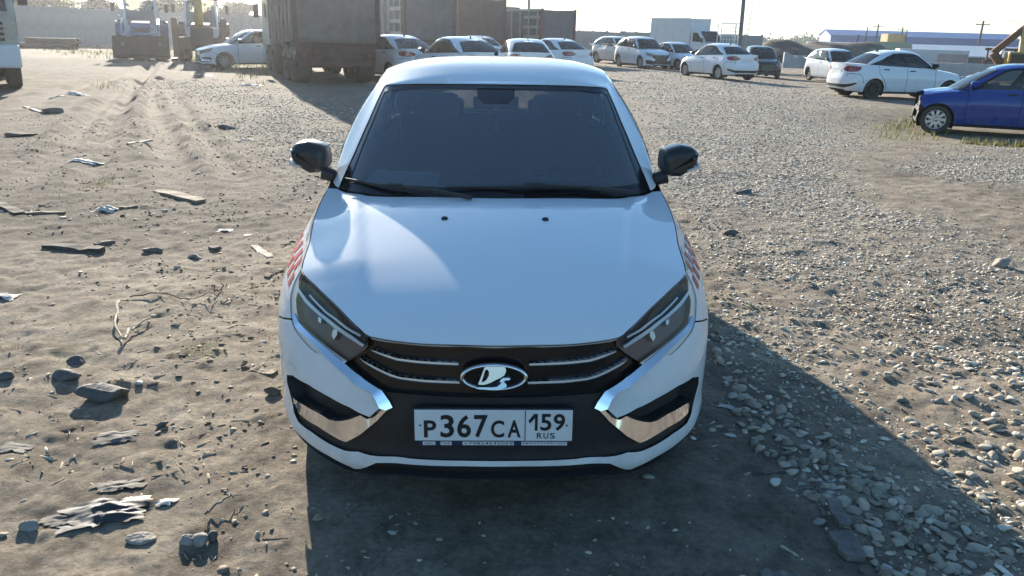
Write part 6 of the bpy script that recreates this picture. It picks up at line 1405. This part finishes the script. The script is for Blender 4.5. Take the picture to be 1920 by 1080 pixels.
crumple('crumpled dark plastic film half buried in the dirt at lower left', 'plastic film', 205, 958, .24, .15, .045, 'film', 3, 'plastic_film', 26, rot=.3); crumple('pale dirty plastic film right under the dark film', 'plastic film', 128, 972, .14, .08, .014, 'film_l', 4, 'plastic_film', rot=.2); crumple('grey crumpled film behind the dark film', 'plastic film', 225, 905, .15, .09, .02, 'film_l', 5, 'plastic_film', rot=.4); crumple('dirty pale rag below the big dark slab', 'rag', 222, 815, .16, .09, .012, 'film_l', 6, 'rag', rot=.35); crumple('torn white paper scrap on the lower left dirt', 'paper scrap', 311, 937, .055, .04, .014, 'white_bit', 7, 'paper_scrap', 10)
crumple('white crumpled rubbish at the left picture edge', 'rubbish', 10, 552, .16, .12, .035, 'white_bit', 8, 'rubbish', 16); crumple('pale flat rubbish near the left edge below the moss', 'rubbish', 28, 838, .10, .07, .012, 'film_l', 9, 'rubbish', 14); crumple('white plastic bag lying on the rim of the wheel rut', 'plastic bag', 142, 181, .5, .3, .14, 'white_bit', 10, 'plastic_bag', 16); crumple('smaller white plastic bag left of the other bag', 'plastic bag', 104, 184, .4, .25, .10, 'white_bit', 11, 'plastic_bag', 14); crumple('white paper on the wheel rut', 'paper scrap', 161, 303, .36, .16, .05, 'white_bit', 12, 'paper_scrap', 12); crumple('pale yellowish lump of foam on the left dirt', 'foam', 198, 393, .17, .14, .09, 'white_bit', 13, 'foam_lump', 12); crumple('white scrap on the dirt between the board and the near car', 'paper scrap', 421, 431, .10, .07, .03, 'white_bit', 14, 'paper_scrap', 10); crumple('small white flake right of the other scrap on the dirt', 'paper scrap', 464, 440, .055, .05, .01, 'white_bit', 15, 'paper_scrap', 8)
crumple('white flake in the shade in front of the near car', 'paper scrap', 735, 998, .032, .022, .006, 'white_bit', 16, 'paper_scrap', 8); crumple('white torn wrapper in the shade near the right front wheel', 'wrapper', 1362, 762, .075, .03, .012, 'white_bit', 17, 'wrapper', 10, rot=-.5); crumple('white crushed cup in the shade below the wrapper', 'paper scrap', 1370, 817, .05, .03, .02, 'white_bit', 18, 'paper_scrap', 10); crumple('pale chips heap behind the mirror on the gravel rim', 'rubbish', 460, 262, .30, .2, .06, 'rock_l', 19, 'rubbish', 14); crumple('white block of scrap far behind on the rutted dirt', 'rubbish', 466, 161, .55, .3, .12, 'white_bit', 20, 'rubbish', 10); crumple('white scrap beside the track in front of the white car', 'rubbish', 381, 141, .6, .35, .06, 'white_bit', 21, 'rubbish', 10)
# ------------------------------------------------------------------ dusty air, also standing in for lens glare towards the sun
def haze():
    b = MB(); b.box((0, 0, 4.5), (5200, 5200, 15)); 
    m = bpy.data.materials.new('air'); m.use_nodes = True; nt = m.node_tree; nt.nodes.clear(); o = nt.nodes.new('ShaderNodeOutputMaterial'); v = nt.nodes.new('ShaderNodeVolumePrincipled')
    v.inputs['Color'].default_value = (.93, .95, 1, 1); v.inputs['Density'].default_value = .00055; v.inputs['Anisotropy'].default_value = .8; nt.links.new(v.outputs[0], o.inputs['Volume'])
    h = b.build('haze', m); tag(h, 'dusty air over the yard, also standing in for lens glare', 'haze', kind='stuff')
haze()
